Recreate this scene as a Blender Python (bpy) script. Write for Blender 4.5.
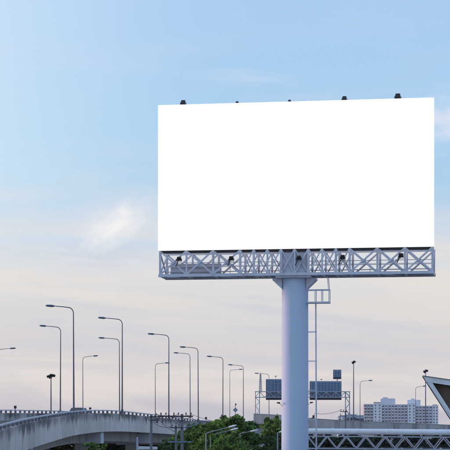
import bpy, bmesh, math, random
import numpy as np
from mathutils import Vector, Matrix
R = math.radians
random.seed(7); rng = np.random.default_rng(7)
S = bpy.context.scene
for o in list(bpy.data.objects): bpy.data.objects.remove(o)
COL = S.collection

# ------------------------------------------------------------------ camera
FPX = 1820.0; CX = 225.0; HY = 425.0; EYE = 8.0          # focal length and horizon in photo pixels (450 wide)
cam = bpy.data.cameras.new('camera'); cam.sensor_width = 36; cam.lens = 36*FPX/450
cam.shift_y = (HY-225)/450; cam.clip_start = 1; cam.clip_end = 20000
co = bpy.data.objects.new('camera', cam); COL.objects.link(co)
co.location = (0, 0, EYE); co.rotation_euler = (R(90), 0, 0); S.camera = co

# ------------------------------------------------------------------ sky
SUN_DIR = Vector((-0.92, 0.37, 0.13)).normalized()
SUN_EL = math.asin(SUN_DIR.z); SUN_AZ = math.atan2(SUN_DIR.x, SUN_DIR.y)
def lin(r, g, b):
    f = lambda c: ((c/255+0.055)/1.055)**2.4 if c/255 > 0.04045 else c/255/12.92
    return (f(r), f(g), f(b), 1)
W = bpy.data.worlds.new('World'); S.world = W; W.use_nodes = True
nt = W.node_tree; nt.nodes.clear(); N = nt.nodes; LK = nt.links
def nd(t, **k):
    n = N.new(t)
    for a, b in k.items(): setattr(n, a, b)
    return n
def mth(op, a, b=None, c=None, clamp=False):
    n = N.new('ShaderNodeMath'); n.operation = op; n.use_clamp = clamp
    for i, v in enumerate((a, b, c)):
        if v is None: continue
        if isinstance(v, (int, float)): n.inputs[i].default_value = v
        else: LK.new(v, n.inputs[i])
    return n.outputs[0]
wout = nd('ShaderNodeOutputWorld')
sky = nd('ShaderNodeTexSky'); sky.sky_type = 'NISHITA'; sky.sun_disc = False
sky.sun_elevation = SUN_EL; sky.sun_rotation = SUN_AZ; sky.air_density = 1.0; sky.dust_density = 1.0
bg1 = nd('ShaderNodeBackground'); bg1.inputs[1].default_value = 0.10; LK.new(sky.outputs[0], bg1.inputs[0])
tc = nd('ShaderNodeTexCoord'); sx = nd('ShaderNodeSeparateXYZ'); LK.new(tc.outputs['Generated'], sx.inputs[0])
el = mth('ARCSINE', sx.outputs[2]); az = mth('ARCTAN2', sx.outputs[0], sx.outputs[1])
def vec(x, y, z=0.0):
    n = N.new('ShaderNodeCombineXYZ')
    for i, v in enumerate((x, y, z)):
        if isinstance(v, (int, float)): n.inputs[i].default_value = v
        else: LK.new(v, n.inputs[i])
    return n.outputs[0]
def noise(v, sc, det=5, rough=0.55, dist=0.0):
    n = N.new('ShaderNodeTexNoise'); n.inputs['Scale'].default_value = sc; n.inputs['Detail'].default_value = det
    n.inputs['Roughness'].default_value = rough; n.inputs['Distortion'].default_value = dist
    LK.new(v, n.inputs['Vector']); return n.outputs[0]
def smooth(v, a, b):
    n = N.new('ShaderNodeMapRange'); n.interpolation_type = 'SMOOTHSTEP'
    n.inputs[1].default_value = a; n.inputs[2].default_value = b; LK.new(v, n.inputs[0]); return n.outputs[0]
def mixc(f, a, b):
    n = N.new('ShaderNodeMix'); n.data_type = 'RGBA'
    for s, v in ((n.inputs[0], f), (n.inputs[6], a), (n.inputs[7], b)):
        if isinstance(v, (int, float)): s.default_value = v
        elif isinstance(v, tuple): s.default_value = v
        else: LK.new(v, s)
    return n.outputs[2]
# high thin veil over the whole sky: hue depends on elevation only, the same all the way round
wob = mth('MULTIPLY', mth('SUBTRACT', noise(vec(mth('MULTIPLY', az, 3.0), mth('MULTIPLY', el, 22.0)), 1.6, 4), 0.5), 0.05)
ew = mth('ADD', el, wob)
ramp = nd('ShaderNodeValToRGB'); cr = ramp.color_ramp; cr.interpolation = 'EASE'
tt = mth('DIVIDE', ew, 1.5708, clamp=True); LK.new(tt, ramp.inputs[0])
stops = [(0.0, (205, 201, 210)), (0.040, (217, 213, 215)), (0.068, (224, 221, 220)), (0.090, (217, 222, 229)), (0.107, (200, 217, 235)),
         (0.128, (174, 208, 236)), (0.155, (169, 208, 240)), (0.235, (170, 205, 243)), (0.6, (174, 206, 245)), (1.5, (158, 194, 242))]
while len(cr.elements) < len(stops): cr.elements.new(0.5)
for e, (p, c) in zip(cr.elements, stops): e.position = p/1.5708; e.color = lin(*c)
# streaky cirrus, wisps anchored to directions in the sky
st = noise(vec(mth('MULTIPLY', az, 5.0), mth('MULTIPLY', el, 34.0), 3.1), 1.5, 7, 0.6, 0.4)
band = mth('MULTIPLY', smooth(st, 0.45, 0.78), mth('SUBTRACT', 1.0, smooth(el, 0.10, 0.30)))
def wisp(px, py, ang, la, lb, seed):
    a0 = math.atan2((px-CX)/FPX, 1); e0 = math.atan2((HY-py)/FPX, 1)
    da = mth('SUBTRACT', az, a0); de = mth('SUBTRACT', el, e0)
    c, s = math.cos(ang), math.sin(ang)
    u = mth('ADD', mth('MULTIPLY', da, c), mth('MULTIPLY', de, s))
    v = mth('SUBTRACT', mth('MULTIPLY', de, c), mth('MULTIPLY', da, s))
    wv = vec(mth('MULTIPLY', u, 1/la), mth('MULTIPLY', v, 1/lb), seed)
    wn = noise(wv, 1.5, 7, 0.58, 0.35)
    d = mth('SQRT', mth('ADD', mth('POWER', mth('MULTIPLY', u, 1/la), 2.0), mth('POWER', mth('MULTIPLY', v, 1/lb), 2.0)))
    d = mth('ADD', d, mth('MULTIPLY', mth('SUBTRACT', wn, 0.5), 2.1))
    return mth('SUBTRACT', 1.0, smooth(d, -0.35, 1.3))
w1 = wisp(114, 228, R(36), 0.023, 0.0105, 4.3)
w2 = wisp(456, 122, R(4), 0.034, 0.016, 5.2)
w3 = wisp(250, 78, R(-3), 0.032, 0.005, 9.4)
w4 = wisp(12, 198, R(4), 0.03, 0.006, 12.4)
w5 = wisp(60, 60, R(-4), 0.05, 0.006, 15.4)
aur = mth('COSINE', mth('SUBTRACT', az, SUN_AZ))                   # the sky whitens toward the low sun
aur = mth('MULTIPLY', smooth(aur, 0.35, 0.62), smooth(el, 0.07, 0.14))
veil = mixc(mth('MULTIPLY', aur, 0.85), ramp.outputs[0], lin(230, 246, 255))
low = mth('SUBTRACT', 1.0, smooth(el, 0.085, 0.125))
bn = noise(vec(mth('MULTIPLY', az, 4.0), mth('MULTIPLY', mth('ADD', el, mth('MULTIPLY', az, 0.06)), 46.0), 7.7), 1.0, 6, 0.55, 0.5)
veil = mixc(mth('MULTIPLY', mth('MULTIPLY', mth('SUBTRACT', 1.0, smooth(bn, 0.28, 0.44)), low), 0.6), veil, lin(197, 205, 222))
veil = mixc(mth('MULTIPLY', mth('MULTIPLY', smooth(bn, 0.42, 0.62), low), 0.85), veil, lin(234, 226, 220))
veil = mixc(mth('MULTIPLY', band, 0.35), veil, lin(230, 227, 230))
wide_ = wisp(98, 236, R(24), 0.05, 0.018, 21.0)
veil = mixc(mth('MULTIPLY', wide_, 0.35), veil, lin(226, 230, 238))
veil = mixc(mth('MULTIPLY', w1, 0.9), veil, lin(250, 246, 246))
veil = mixc(mth('MULTIPLY', w2, 0.95), veil, lin(230, 233, 246))
veil = mixc(mth('MULTIPLY', w3, 0.35), veil, lin(222, 228, 242))
veil = mixc(mth('MULTIPLY', w4, 0.45), veil, lin(226, 226, 236))
veil = mixc(mth('MULTIPLY', w5, 0.3), veil, lin(206, 216, 246))
bg2 = nd('ShaderNodeBackground'); bg2.inputs[1].default_value = 1.05; LK.new(veil, bg2.inputs[0])
ms = nd('ShaderNodeMixShader'); ms.inputs[0].default_value = 0.92
LK.new(bg1.outputs[0], ms.inputs[1]); LK.new(bg2.outputs[0], ms.inputs[2]); LK.new(ms.outputs[0], wout.inputs[0])

# ------------------------------------------------------------------ sun
sl = bpy.data.lights.new('sun', 'SUN'); sl.energy = 2.3; sl.angle = R(9); sl.color = (1.0, 0.58, 0.50)
so = bpy.data.objects.new('sun', sl); COL.objects.link(so); so.location = (-60, 60, 60)
so.rotation_euler = SUN_DIR.to_track_quat('Z', 'Y').to_euler()
S.view_settings.view_transform = 'Standard'; S.view_settings.look = 'None'; S.view_settings.gamma = 1
S.view_settings.exposure = 0.0; S.view_settings.use_curve_mapping = False

# ------------------------------------------------------------------ materials
def mat(name, col, rough=0.6, metal=0.0, var=0.12, nscale=3.0, bump=0.0, spec=0.5, dirt=None, dirt_amt=0.0, vert=False, coat=0):
    m = bpy.data.materials.new(name); m.use_nodes = True; t = m.node_tree; n = t.nodes; b = n['Principled BSDF']
    g = n.new('ShaderNodeNewGeometry'); mp = n.new('ShaderNodeMapping'); t.links.new(g.outputs['Position'], mp.inputs[0])
    if vert: mp.inputs['Scale'].default_value = (1, 1, 0.12)
    tx = n.new('ShaderNodeTexNoise'); tx.inputs['Scale'].default_value = nscale; tx.inputs['Detail'].default_value = 6; tx.inputs['Roughness'].default_value = 0.62
    t.links.new(mp.outputs[0], tx.inputs['Vector'])
    r = n.new('ShaderNodeMapRange'); r.inputs[1].default_value = 0.3; r.inputs[2].default_value = 0.7
    r.inputs[3].default_value = 1-var; r.inputs[4].default_value = 1+var; t.links.new(tx.outputs[0], r.inputs[0])
    mx = n.new('ShaderNodeVectorMath'); mx.operation = 'SCALE'; mx.inputs[0].default_value = col[:3]; t.links.new(r.outputs[0], mx.inputs['Scale'])
    out = mx.outputs[0]
    if dirt:
        t2 = n.new('ShaderNodeTexNoise'); t2.inputs['Scale'].default_value = nscale*0.45; t2.inputs['Detail'].default_value = 8; t2.inputs['Roughness'].default_value = 0.7
        t.links.new(mp.outputs[0], t2.inputs['Vector'])
        r2 = n.new('ShaderNodeMapRange'); r2.interpolation_type = 'SMOOTHSTEP'; r2.inputs[1].default_value = 0.5; r2.inputs[2].default_value = 0.72; r2.inputs[4].default_value = dirt_amt
        t.links.new(t2.outputs[0], r2.inputs[0])
        mi = n.new('ShaderNodeMix'); mi.data_type = 'RGBA'; t.links.new(r2.outputs[0], mi.inputs[0]); t.links.new(out, mi.inputs[6]); mi.inputs[7].default_value = (*dirt[:3], 1)
        out = mi.outputs[2]
    t.links.new(out, b.inputs['Base Color'])
    b.inputs['Roughness'].default_value = rough; b.inputs['Metallic'].default_value = metal; b.inputs['Specular IOR Level'].default_value = spec
    b.inputs['Coat Weight'].default_value = coat
    if bump:
        bp = n.new('ShaderNodeBump'); bp.inputs['Strength'].default_value = bump; bp.inputs['Distance'].default_value = 0.02
        t.links.new(tx.outputs[0], bp.inputs['Height']); t.links.new(bp.outputs[0], b.inputs['Normal'])
    return m
M = {}
M['steel'] = mat('painted_steel_blue_grey', (0.60, 0.63, 0.75), 0.5, 0.0, 0.10, 1.5, dirt=(0.16, 0.16, 0.20), dirt_amt=0.45)
M['column'] = mat('painted_column', (0.51, 0.62, 0.82), 0.65, 0.0, 0.05, 0.8, vert=True, dirt=(0.30, 0.33, 0.44), dirt_amt=0.5)
M['darksteel'] = mat('dark_steel', (0.035, 0.038, 0.05), 0.6, 0, 0.2, 4)
M['backsteel'] = mat('board_back_steel', (0.30, 0.32, 0.38), 0.6, 0, 0.12, 2, dirt=(0.15, 0.12, 0.1), dirt_amt=0.4)
M['lamp'] = mat('lamp_pole_galvanised', (0.105, 0.12, 0.17), 0.5, 0.3, 0.15, 3)
M['lamphead'] = mat('lamp_head', (0.10, 0.13, 0.22), 0.45, 0.2, 0.1, 3)
M['lens'] = mat('lamp_lens', (0.45, 0.47, 0.5), 0.2, 0, 0.05, 3)
M['palelamp'] = mat('pale_street_lamp', (0.50, 0.53, 0.62), 0.5, 0, 0.12, 3)
M['streetgrey'] = mat('street_light_grey', (0.30, 0.33, 0.40), 0.5, 0.2, 0.12, 3)
M['black'] = mat('black_housing', (0.012, 0.013, 0.018), 0.5, 0, 0.2, 5)
M['asphalt'] = mat('asphalt', (0.06, 0.058, 0.06), 0.9, 0, 0.25, 1.2, bump=0.3, dirt=(0.11, 0.10, 0.10), dirt_amt=0.5)
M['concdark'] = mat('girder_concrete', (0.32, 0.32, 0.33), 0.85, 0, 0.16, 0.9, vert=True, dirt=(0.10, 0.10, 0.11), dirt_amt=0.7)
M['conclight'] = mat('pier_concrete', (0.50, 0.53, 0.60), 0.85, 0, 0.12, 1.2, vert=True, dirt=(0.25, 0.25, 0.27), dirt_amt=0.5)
M['concpole'] = mat('concrete_pole', (0.19, 0.195, 0.225), 0.85, 0, 0.15, 2.5, vert=True, dirt=(0.15, 0.14, 0.13), dirt_amt=0.5)
M['rail'] = mat('rail_paint', (0.42, 0.48, 0.60), 0.5, 0, 0.15, 2, dirt=(0.12, 0.13, 0.17), dirt_amt=0.6)
M['railpost'] = mat('rail_post', (0.15, 0.17, 0.23), 0.7, 0, 0.2, 2)
M['whitepipe'] = mat('white_pipe', (0.82, 0.84, 0.90), 0.4, 0, 0.06, 1.5, dirt=(0.4, 0.42, 0.48), dirt_amt=0.5)
M['truss2'] = mat('pipe_truss_paint', (0.42, 0.45, 0.54), 0.5, 0, 0.12, 2)
M['signback'] = mat('sign_back_aluminium', (0.13, 0.19, 0.31), 0.5, 0.1, 0.22, 2.5, vert=True)
M['signrib'] = mat('sign_rib', (0.22, 0.28, 0.42), 0.5, 0.1, 0.2, 2.5)
M['signdark'] = mat('sign_dark_edge', (0.02, 0.028, 0.06), 0.5, 0, 0.2, 4)
M['gantry'] = mat('gantry_steel', (0.32, 0.35, 0.42), 0.5, 0.2, 0.15, 3)
M['barrier'] = mat('barrier_concrete', (0.38, 0.385, 0.42), 0.88, 0, 0.2, 1.1, bump=0.2, vert=True, dirt=(0.07, 0.075, 0.09), dirt_amt=0.75)
M['ground'] = mat('city_ground', (0.20, 0.195, 0.19), 0.95, 0, 0.3, 0.08, dirt=(0.07, 0.09, 0.05), dirt_amt=0.7)
M['white'] = mat('white_cladding', (0.72, 0.74, 0.80), 0.45, 0, 0.06, 1.5, dirt=(0.45, 0.46, 0.5), dirt_amt=0.35)
M['soffit'] = mat('brown_soffit_board', (0.21, 0.14, 0.11), 0.7, 0, 0.3, 2.2, bump=0.3, dirt=(0.05, 0.03, 0.03), dirt_amt=0.6)
M['aptwhite'] = mat('apartment_white', (0.74, 0.77, 0.85), 0.8, 0, 0.06, 0.06, dirt=(0.45, 0.47, 0.55), dirt_amt=0.4, vert=True)
M['aptpink'] = mat('apartment_pink', (0.52, 0.46, 0.52), 0.8, 0, 0.08, 0.06)
M['aptbal'] = mat('apartment_balcony', (0.55, 0.55, 0.62), 0.8, 0, 0.12, 0.3)
M['glass'] = mat('window_glass', (0.035, 0.05, 0.09), 0.25, 0, 0.3, 0.15)
M['carpaint'] = mat('car_paint_blue_grey', (0.10, 0.14, 0.22), 0.3, 0.4, 0.03, 2, coat=0.6)
M['carglass'] = mat('car_glass', (0.03, 0.045, 0.07), 0.08, 0, 0.05, 2)
M['tyre'] = mat('tyre_rubber', (0.02, 0.02, 0.02), 0.85)
M['rim'] = mat('wheel_rim', (0.4, 0.4, 0.42), 0.35, 0.8)
M['red'] = mat('tail_light', (0.35, 0.02, 0.02), 0.3)
M['bark'] = mat('bark', (0.10, 0.075, 0.055), 0.9, 0, 0.3, 5, bump=0.5)
M['bluepipe'] = mat('blue_crossarm', (0.16, 0.22, 0.36), 0.5, 0, 0.12, 3)
M['insul'] = mat('insulator_ceramic', (0.12, 0.10, 0.12), 0.3)
M['wire'] = mat('cable_black', (0.02, 0.02, 0.024), 0.6)
M['roofblue'] = mat('low_building_wall', (0.42, 0.50, 0.62), 0.7, 0, 0.1, 0.3)
M['yellow'] = mat('road_line_yellow', (0.45, 0.33, 0.06), 0.8, 0, 0.3, 4)
M['linewhite'] = mat('road_line_white', (0.55, 0.55, 0.55), 0.8, 0, 0.3, 4)

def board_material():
    m = bpy.data.materials.new('white_board_added_glow'); m.use_nodes = True; b = m.node_tree.nodes['Principled BSDF']
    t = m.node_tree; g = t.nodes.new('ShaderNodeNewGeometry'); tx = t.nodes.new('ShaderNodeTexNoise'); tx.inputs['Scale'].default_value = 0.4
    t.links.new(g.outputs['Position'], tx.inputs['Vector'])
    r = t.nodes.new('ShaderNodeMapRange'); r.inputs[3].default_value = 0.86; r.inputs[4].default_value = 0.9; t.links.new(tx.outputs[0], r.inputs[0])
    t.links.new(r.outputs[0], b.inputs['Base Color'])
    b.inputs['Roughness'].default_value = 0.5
    b.inputs['Emission Color'].default_value = (1, 1, 1, 1); b.inputs['Emission Strength'].default_value = 0.85  # glow added to bring the shaded face to pure white
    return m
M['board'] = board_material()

def parapet_material():
    # weathered concrete; local z = 0 is the top edge, mould streaks run down from it
    m = bpy.data.materials.new('parapet_concrete'); m.use_nodes = True; t = m.node_tree; n = t.nodes; L = t.links; b = n['Principled BSDF']
    g = n.new('ShaderNodeNewGeometry'); tcx = n.new('ShaderNodeTexCoord'); s = n.new('ShaderNodeSeparateXYZ'); L.new(tcx.outputs['Object'], s.inputs[0])
    def mapn(sc, scale, det=7, rough=0.65):
        mp = n.new('ShaderNodeMapping'); mp.inputs['Scale'].default_value = sc; L.new(g.outputs['Position'], mp.inputs[0])
        x = n.new('ShaderNodeTexNoise'); x.inputs['Scale'].default_value = scale; x.inputs['Detail'].default_value = det; x.inputs['Roughness'].default_value = rough
        L.new(mp.outputs[0], x.inputs['Vector']); return x.outputs[0]
    def rng_(v, a, b_, c, d):
        x = n.new('ShaderNodeMapRange'); x.inputs[1].default_value = a; x.inputs[2].default_value = b_; x.inputs[3].default_value = c; x.inputs[4].default_value = d
        x.interpolation_type = 'SMOOTHSTEP'; L.new(v, x.inputs[0]); return x.outputs[0]
    def mu(op, a, b_):
        x = n.new('ShaderNodeMath'); x.operation = op; x.use_clamp = True
        for i, v in enumerate((a, b_)):
            if isinstance(v, (int, float)): x.inputs[i].default_value = v
            else: L.new(v, x.inputs[i])
        return x.outputs[0]
    fine = mapn((1, 1, 1), 2.2); streak = mapn((1, 1, 0.10), 1.0, 8, 0.7); streak2 = mapn((1, 1, 0.05), 2.6, 6, 0.6); big = mapn((1, 1, 0.6), 0.12, 4)
    reach = n.new('ShaderNodeMath'); reach.operation = 'MULTIPLY_ADD'; L.new(streak, reach.inputs[0]); reach.inputs[1].default_value = 3.4; L.new(s.outputs[2], reach.inputs[2])
    mould = mu('MULTIPLY', rng_(reach.outputs[0], 0.8, 1.45, 0, 1), rng_(big, 0.35, 0.6, 0.35, 0.88))
    drip = mu('MULTIPLY', rng_(streak2, 0.50, 0.72, 0, 0.65), 1.0)
    rnd = n.new('ShaderNodeObjectInfo'); tone = rng_(rnd.outputs['Random'], 0, 1, 0.9, 1.08)
    def mixn(f, a, c):
        x = n.new('ShaderNodeMix'); x.data_type = 'RGBA'; L.new(f, x.inputs[0])
        if isinstance(a, tuple): x.inputs[6].default_value = a
        else: L.new(a, x.inputs[6])
        x.inputs[7].default_value = c; return x.outputs[2]
    base = mixn(fine, (0.52, 0.50, 0.485, 1), (0.63, 0.61, 0.60, 1))
    sc = n.new('ShaderNodeVectorMath'); sc.operation = 'SCALE'; L.new(base, sc.inputs[0]); L.new(tone, sc.inputs['Scale'])
    c = mixn(drip, sc.outputs[0], (0.20, 0.20, 0.23, 1)); c = mixn(mould, c, (0.035, 0.034, 0.045, 1))
    L.new(c, b.inputs['Base Color']); b.inputs['Roughness'].default_value = 0.88
    bp = n.new('ShaderNodeBump'); bp.inputs['Strength'].default_value = 0.25; bp.inputs['Distance'].default_value = 0.02; L.new(fine, bp.inputs['Height']); L.new(bp.outputs[0], b.inputs['Normal'])
    return m
M['parapet'] = parapet_material()

def leaf_material(name, dark, lightc):
    m = bpy.data.materials.new(name); m.use_nodes = True; t = m.node_tree; n = t.nodes; L = t.links; b = n['Principled BSDF']
    g = n.new('ShaderNodeNewGeometry'); tx = n.new('ShaderNodeTexNoise'); tx.inputs['Scale'].default_value = 1.5; tx.inputs['Detail'].default_value = 3
    L.new(g.outputs['Position'], tx.inputs['Vector'])
    a = n.new('ShaderNodeMath'); a.operation = 'MULTIPLY_ADD'; L.new(g.outputs['Random Per Island'], a.inputs[0]); a.inputs[1].default_value = 0.6
    a2 = n.new('ShaderNodeMath'); a2.operation = 'MULTIPLY_ADD'; L.new(tx.outputs[0], a2.inputs[0]); a2.inputs[1].default_value = 2.4; a2.inputs[2].default_value = -1.05
    L.new(a2.outputs[0], a.inputs[2])
    mx = n.new('ShaderNodeMix'); mx.data_type = 'RGBA'; mx.clamp_factor = True; L.new(a.outputs[0], mx.inputs[0]); mx.inputs[6].default_value = (*dark, 1); mx.inputs[7].default_value = (*lightc, 1)
    L.new(mx.outputs[2], b.inputs['Base Color']); b.inputs['Roughness'].default_value = 0.55; b.inputs['Specular IOR Level'].default_value = 0.3
    tr = n.new('ShaderNodeBsdfTranslucent'); L.new(mx.outputs[2], tr.inputs[0]); ad = n.new('ShaderNodeMixShader'); ad.inputs[0].default_value = 0.18
    L.new(b.outputs[0], ad.inputs[1]); L.new(tr.outputs[0], ad.inputs[2]); L.new(ad.outputs[0], n['Material Output'].inputs[0])
    return m
M['leaf1'] = leaf_material('leaf_deep_green', (0.005, 0.028, 0.012), (0.25, 0.45, 0.07))
M['leaf2'] = leaf_material('leaf_bright_green', (0.012, 0.05, 0.014), (0.33, 0.52, 0.09))
M['leaf4'] = leaf_material('leaf_shade_blackish', (0.004, 0.012, 0.010), (0.028, 0.055, 0.030))  # near-black leaves: the shade behind the truss put into the colour
M['leaf3'] = leaf_material('leaf_dark_green', (0.004, 0.020, 0.012), (0.11, 0.24, 0.05))

# ------------------------------------------------------------------ mesh helpers
class MB:
    def __init__(s): s.v = []; s.f = []
    def add(s, vs, fs):
        o = len(s.v); s.v += [tuple(v) for v in vs]; s.f += [tuple(i+o for i in f) for f in fs]; return s
    def box(s, c, d, mtx=None):
        x, y, z = (d[0]/2, d[1]/2, d[2]/2); vs = []
        for k in (-1, 1):
            for (i, j) in ((-1, -1), (1, -1), (1, 1), (-1, 1)):
                p = Vector((i*x, j*y, k*z))
                if mtx: p = mtx @ p
                vs.append(Vector(c)+p)
        return s.add(vs, [(3, 2, 1, 0), (4, 5, 6, 7), (0, 1, 5, 4), (1, 2, 6, 5), (2, 3, 7, 6), (3, 0, 4, 7)])
    def bar(s, p, q, w, h=None, up=(0, 0, 1)):           # square-section bar from p to q
        p, q = Vector(p), Vector(q); h = h or w; d = q-p; L = d.length
        if L < 1e-6: return s
        y = d.normalized(); u = Vector(up)
        if abs(y.dot(u)) > 0.98: u = Vector((0, 1, 0)) if abs(y.y) < 0.9 else Vector((1, 0, 0))
        x = y.cross(u).normalized(); z = x.cross(y)
        return s.box((p+q)/2, (w, L, h), Matrix((x, y, z)).transposed())
    def tube(s, pts, rad, n=8, cap=True):
        pts = [Vector(p) for p in pts]; k = len(pts); rad = rad if isinstance(rad, (list, tuple)) else [rad]*k
        vs = []; ref = None
        for i, p in enumerate(pts):
            d = (pts[min(i+1, k-1)]-pts[max(i-1, 0)]).normalized()
            if ref is None:
                ref = Vector((0, 1, 0)) if abs(d.y) < 0.9 else Vector((1, 0, 0))
            x = d.cross(ref).normalized(); ref = x.cross(d).normalized()
            for j in range(n):
                a = 2*math.pi*j/n; vs.append(p+(x*math.cos(a)+ref*math.sin(a))*rad[i])
        fs = [(i*n+j, i*n+(j+1) % n, (i+1)*n+(j+1) % n, (i+1)*n+j) for i in range(k-1) for j in range(n)]
        if cap: fs += [tuple(range(n-1, -1, -1)), tuple((k-1)*n+j for j in range(n))]
        return s.add(vs, fs)
    def prism(s, poly, d0, d1, axis='y'):                # polygon in xz (axis y) or yz (axis x), extruded
        n = len(poly); vs = []
        for d in (d0, d1):
            for a, b in poly: vs.append((a, d, b) if axis == 'y' else (d, a, b) if axis == 'x' else (a, b, d))
        fs = [tuple(range(n)), tuple(range(2*n-1, n-1, -1))]+[(i, i+n, (i+1) % n+n, (i+1) % n) for i in range(n)]
        return s.add(vs, fs)
    def mesh(s, name, smooth=False):
        m = bpy.data.meshes.new(name); m.from_pydata(s.v, [], s.f)
        b = bmesh.new(); b.from_mesh(m); bmesh.ops.recalc_face_normals(b, faces=b.faces); b.to_mesh(m); b.free()
        if smooth:
            m.polygons.foreach_set('use_smooth', [True]*len(m.polygons)); m.set_sharp_from_angle(angle=R(35))
        return m
    def build(s, name, material, parent=None, smooth=False, world=False, bevel=0):
        m = s.mesh(name, smooth); m.materials.append(M[material] if isinstance(material, str) else material)
        o = bpy.data.objects.new(name, m); COL.objects.link(o)
        if parent is not None:
            o.parent = parent
            if world: m.transform(world_of(parent).inverted())
        if bevel:
            md = o.modifiers.new('bevel', 'BEVEL'); md.width = bevel; md.segments = 2
        return o
def world_of(o):
    m = Matrix.LocRotScale(o.location, o.rotation_euler, o.scale)
    return world_of(o.parent) @ m if o.parent else m
def empty(name, loc, rz=0.0):
    o = bpy.data.objects.new(name, None); COL.objects.link(o); o.location = loc; o.rotation_euler = (0, 0, rz); o.empty_display_size = 0.3; return o
def tag(o, label=None, cat=None, group=None, kind=None):
    for k, v in (('label', label), ('category', cat), ('group', group), ('kind', kind)):
        if v: o[k] = v
    return o
def inst(mesh, name, parent, loc, rot=None, scale=None):
    o = bpy.data.objects.new(name, mesh); COL.objects.link(o); o.parent = parent; o.location = loc
    if rot is not None: o.rotation_euler = rot
    if scale is not None: o.scale = scale
    return o
def at(px, py, Y): return Vector(((px-CX)/FPX*Y, Y, EYE+(HY-py)/FPX*Y))

# ------------------------------------------------------------------ ground
g = MB(); g.add([(-5000, -300, 0), (5000, -300, 0), (5000, 6000, 0), (-5000, 6000, 0)], [(0, 1, 2, 3)])
tag(g.build('ground', 'ground'), kind='structure')

# ------------------------------------------------------------------ flyover
def spline(ys, xs):
    ys = np.array(ys, float); xs = np.array(xs, float)
    yy = np.arange(ys[0], ys[-1]+0.5, 1.0); v = np.interp(yy, ys, xs)
    k = np.hanning(31); k /= k.sum()
    for _ in range(1):
        p = np.concatenate([2*v[0]-v[15:0:-1], v, 2*v[-1]-v[-2:-17:-1]]); v = np.convolve(p, k, 'valid')
    return lambda y: float(np.interp(y, yy, v))
RX = spline([50, 100, 126, 138, 152, 170, 186, 203, 215, 235, 247, 274, 313, 364, 417, 470, 520],
            [-13.8, -15.2, -15.6, -15.6, -15.5, -15.4, -15.3, -14.0, -12.3, -9.6, -7.7, -4.0, -0.4, 4.0, 10, 19, 30])
RZ = spline([50, 100, 126, 138, 152, 170, 186, 203, 215, 235, 247, 274, 313, 364, 520],
            [6.5, 7.35, 7.97, 8.38, 8.75, 9.15, 9.46, 9.72, 9.74, 9.45, 9.25, 8.78, 8.6, 8.8, 9.0])
LX = spline([50, 100, 150, 202, 239, 272, 340, 400, 470, 520], [-28.5, -29.5, -28.8, -25.2, -21.6, -15.7, -6.9, -2, 8, 19])
LZ = spline([50, 100, 150, 180, 202, 239, 272, 340, 520], [6.4, 7.4, 8.85, 9.4, 9.72, 9.9, 9.5, 8.8, 8.9])
RAIL_H = 0.38; CONC_H = 2.10; DECK_DROP = 1.20

def resample(fx, fz, y0, y1, step):
    ys = np.arange(y0, y1, 0.25); P = np.array([(fx(y), y, fz(y)) for y in ys])
    d = np.concatenate([[0], np.cumsum(np.linalg.norm(np.diff(P, axis=0), axis=1))])
    ss = np.arange(0, d[-1], step)
    return [Vector((np.interp(s, d, P[:, 0]), np.interp(s, d, P[:, 1]), np.interp(s, d, P[:, 2]))) for s in ss]
def frame(p, q, side):
    y = (q-p).normalized(); x = y.cross(Vector((0, 0, 1))).normalized(); z = x.cross(y)
    return Matrix((x, y, z)).transposed()

fly = empty('flyover', (-20, 180, 0))
tag(fly, 'curved concrete flyover ramp with stained parapet and low railing at lower left', 'flyover')
YS = list(np.arange(50, 520, 3.0))
def ribbon(name, material, l, r, zt, zb, parent, world=True):
    b = MB(); n = len(YS)
    vs = []
    for y in YS: vs += [(l(y), y, zt(y, 0)), (r(y), y, zt(y, 1)), (r(y), y, zb(y, 1)), (l(y), y, zb(y, 0))]
    fs = []
    for i in range(n-1):
        a = i*4; c = a+4
        fs += [(a, a+1, c+1, c), (a+1, a+2, c+2, c+1), (a+2, a+3, c+3, c+2), (a+3, a, c, c+3)]
    fs += [(0, 1, 2, 3), tuple(4*(n-1)+k for k in (3, 2, 1, 0))]
    return b.add(vs, fs).build(name, material, parent, world=world)
zr = lambda y, k: (RZ(y) if k else LZ(y))
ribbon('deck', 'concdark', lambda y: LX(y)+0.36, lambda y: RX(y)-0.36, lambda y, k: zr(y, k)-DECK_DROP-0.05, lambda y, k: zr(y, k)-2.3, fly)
ribbon('road_surface', 'asphalt', lambda y: LX(y)+0.37, lambda y: RX(y)-0.37, lambda y, k: zr(y, k)-DECK_DROP, lambda y, k: zr(y, k)-DECK_DROP-0.045, fly)
def sub(t): return lambda y: LX(y)+(RX(y)-LX(y))*t
def subz(t, dz): return lambda y, k: LZ(y)+(RZ(y)-LZ(y))*t-DECK_DROP+dz
for t, mt in ((0.07, 'linewhite'), (0.93, 'linewhite')):
    ribbon('edge_line', mt, sub(t-0.006), sub(t+0.006), subz(t, 0.008), subz(t, 0.004), fly)
for t in (0.36, 0.64):
    for y in np.arange(60, 300, 9.0):
        b = MB(); x0, x1 = sub(t-0.006), sub(t+0.006); z = subz(t, 0.006)
        b.add([(x0(y), y, z(y, 0)), (x1(y), y, z(y, 0)), (x1(y+3), y+3, z(y+3, 0)), (x0(y+3), y+3, z(y+3, 0))], [(0, 1, 2, 3)])
        b.build('lane_dash', 'linewhite', fly, world=True)
ribbon('box_girder', 'concdark', lambda y: LX(y)+2.2, lambda y: RX(y)-2.0, lambda y, k: zr(y, k)-2.29, lambda y, k: zr(y, k)-3.62, fly)

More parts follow.
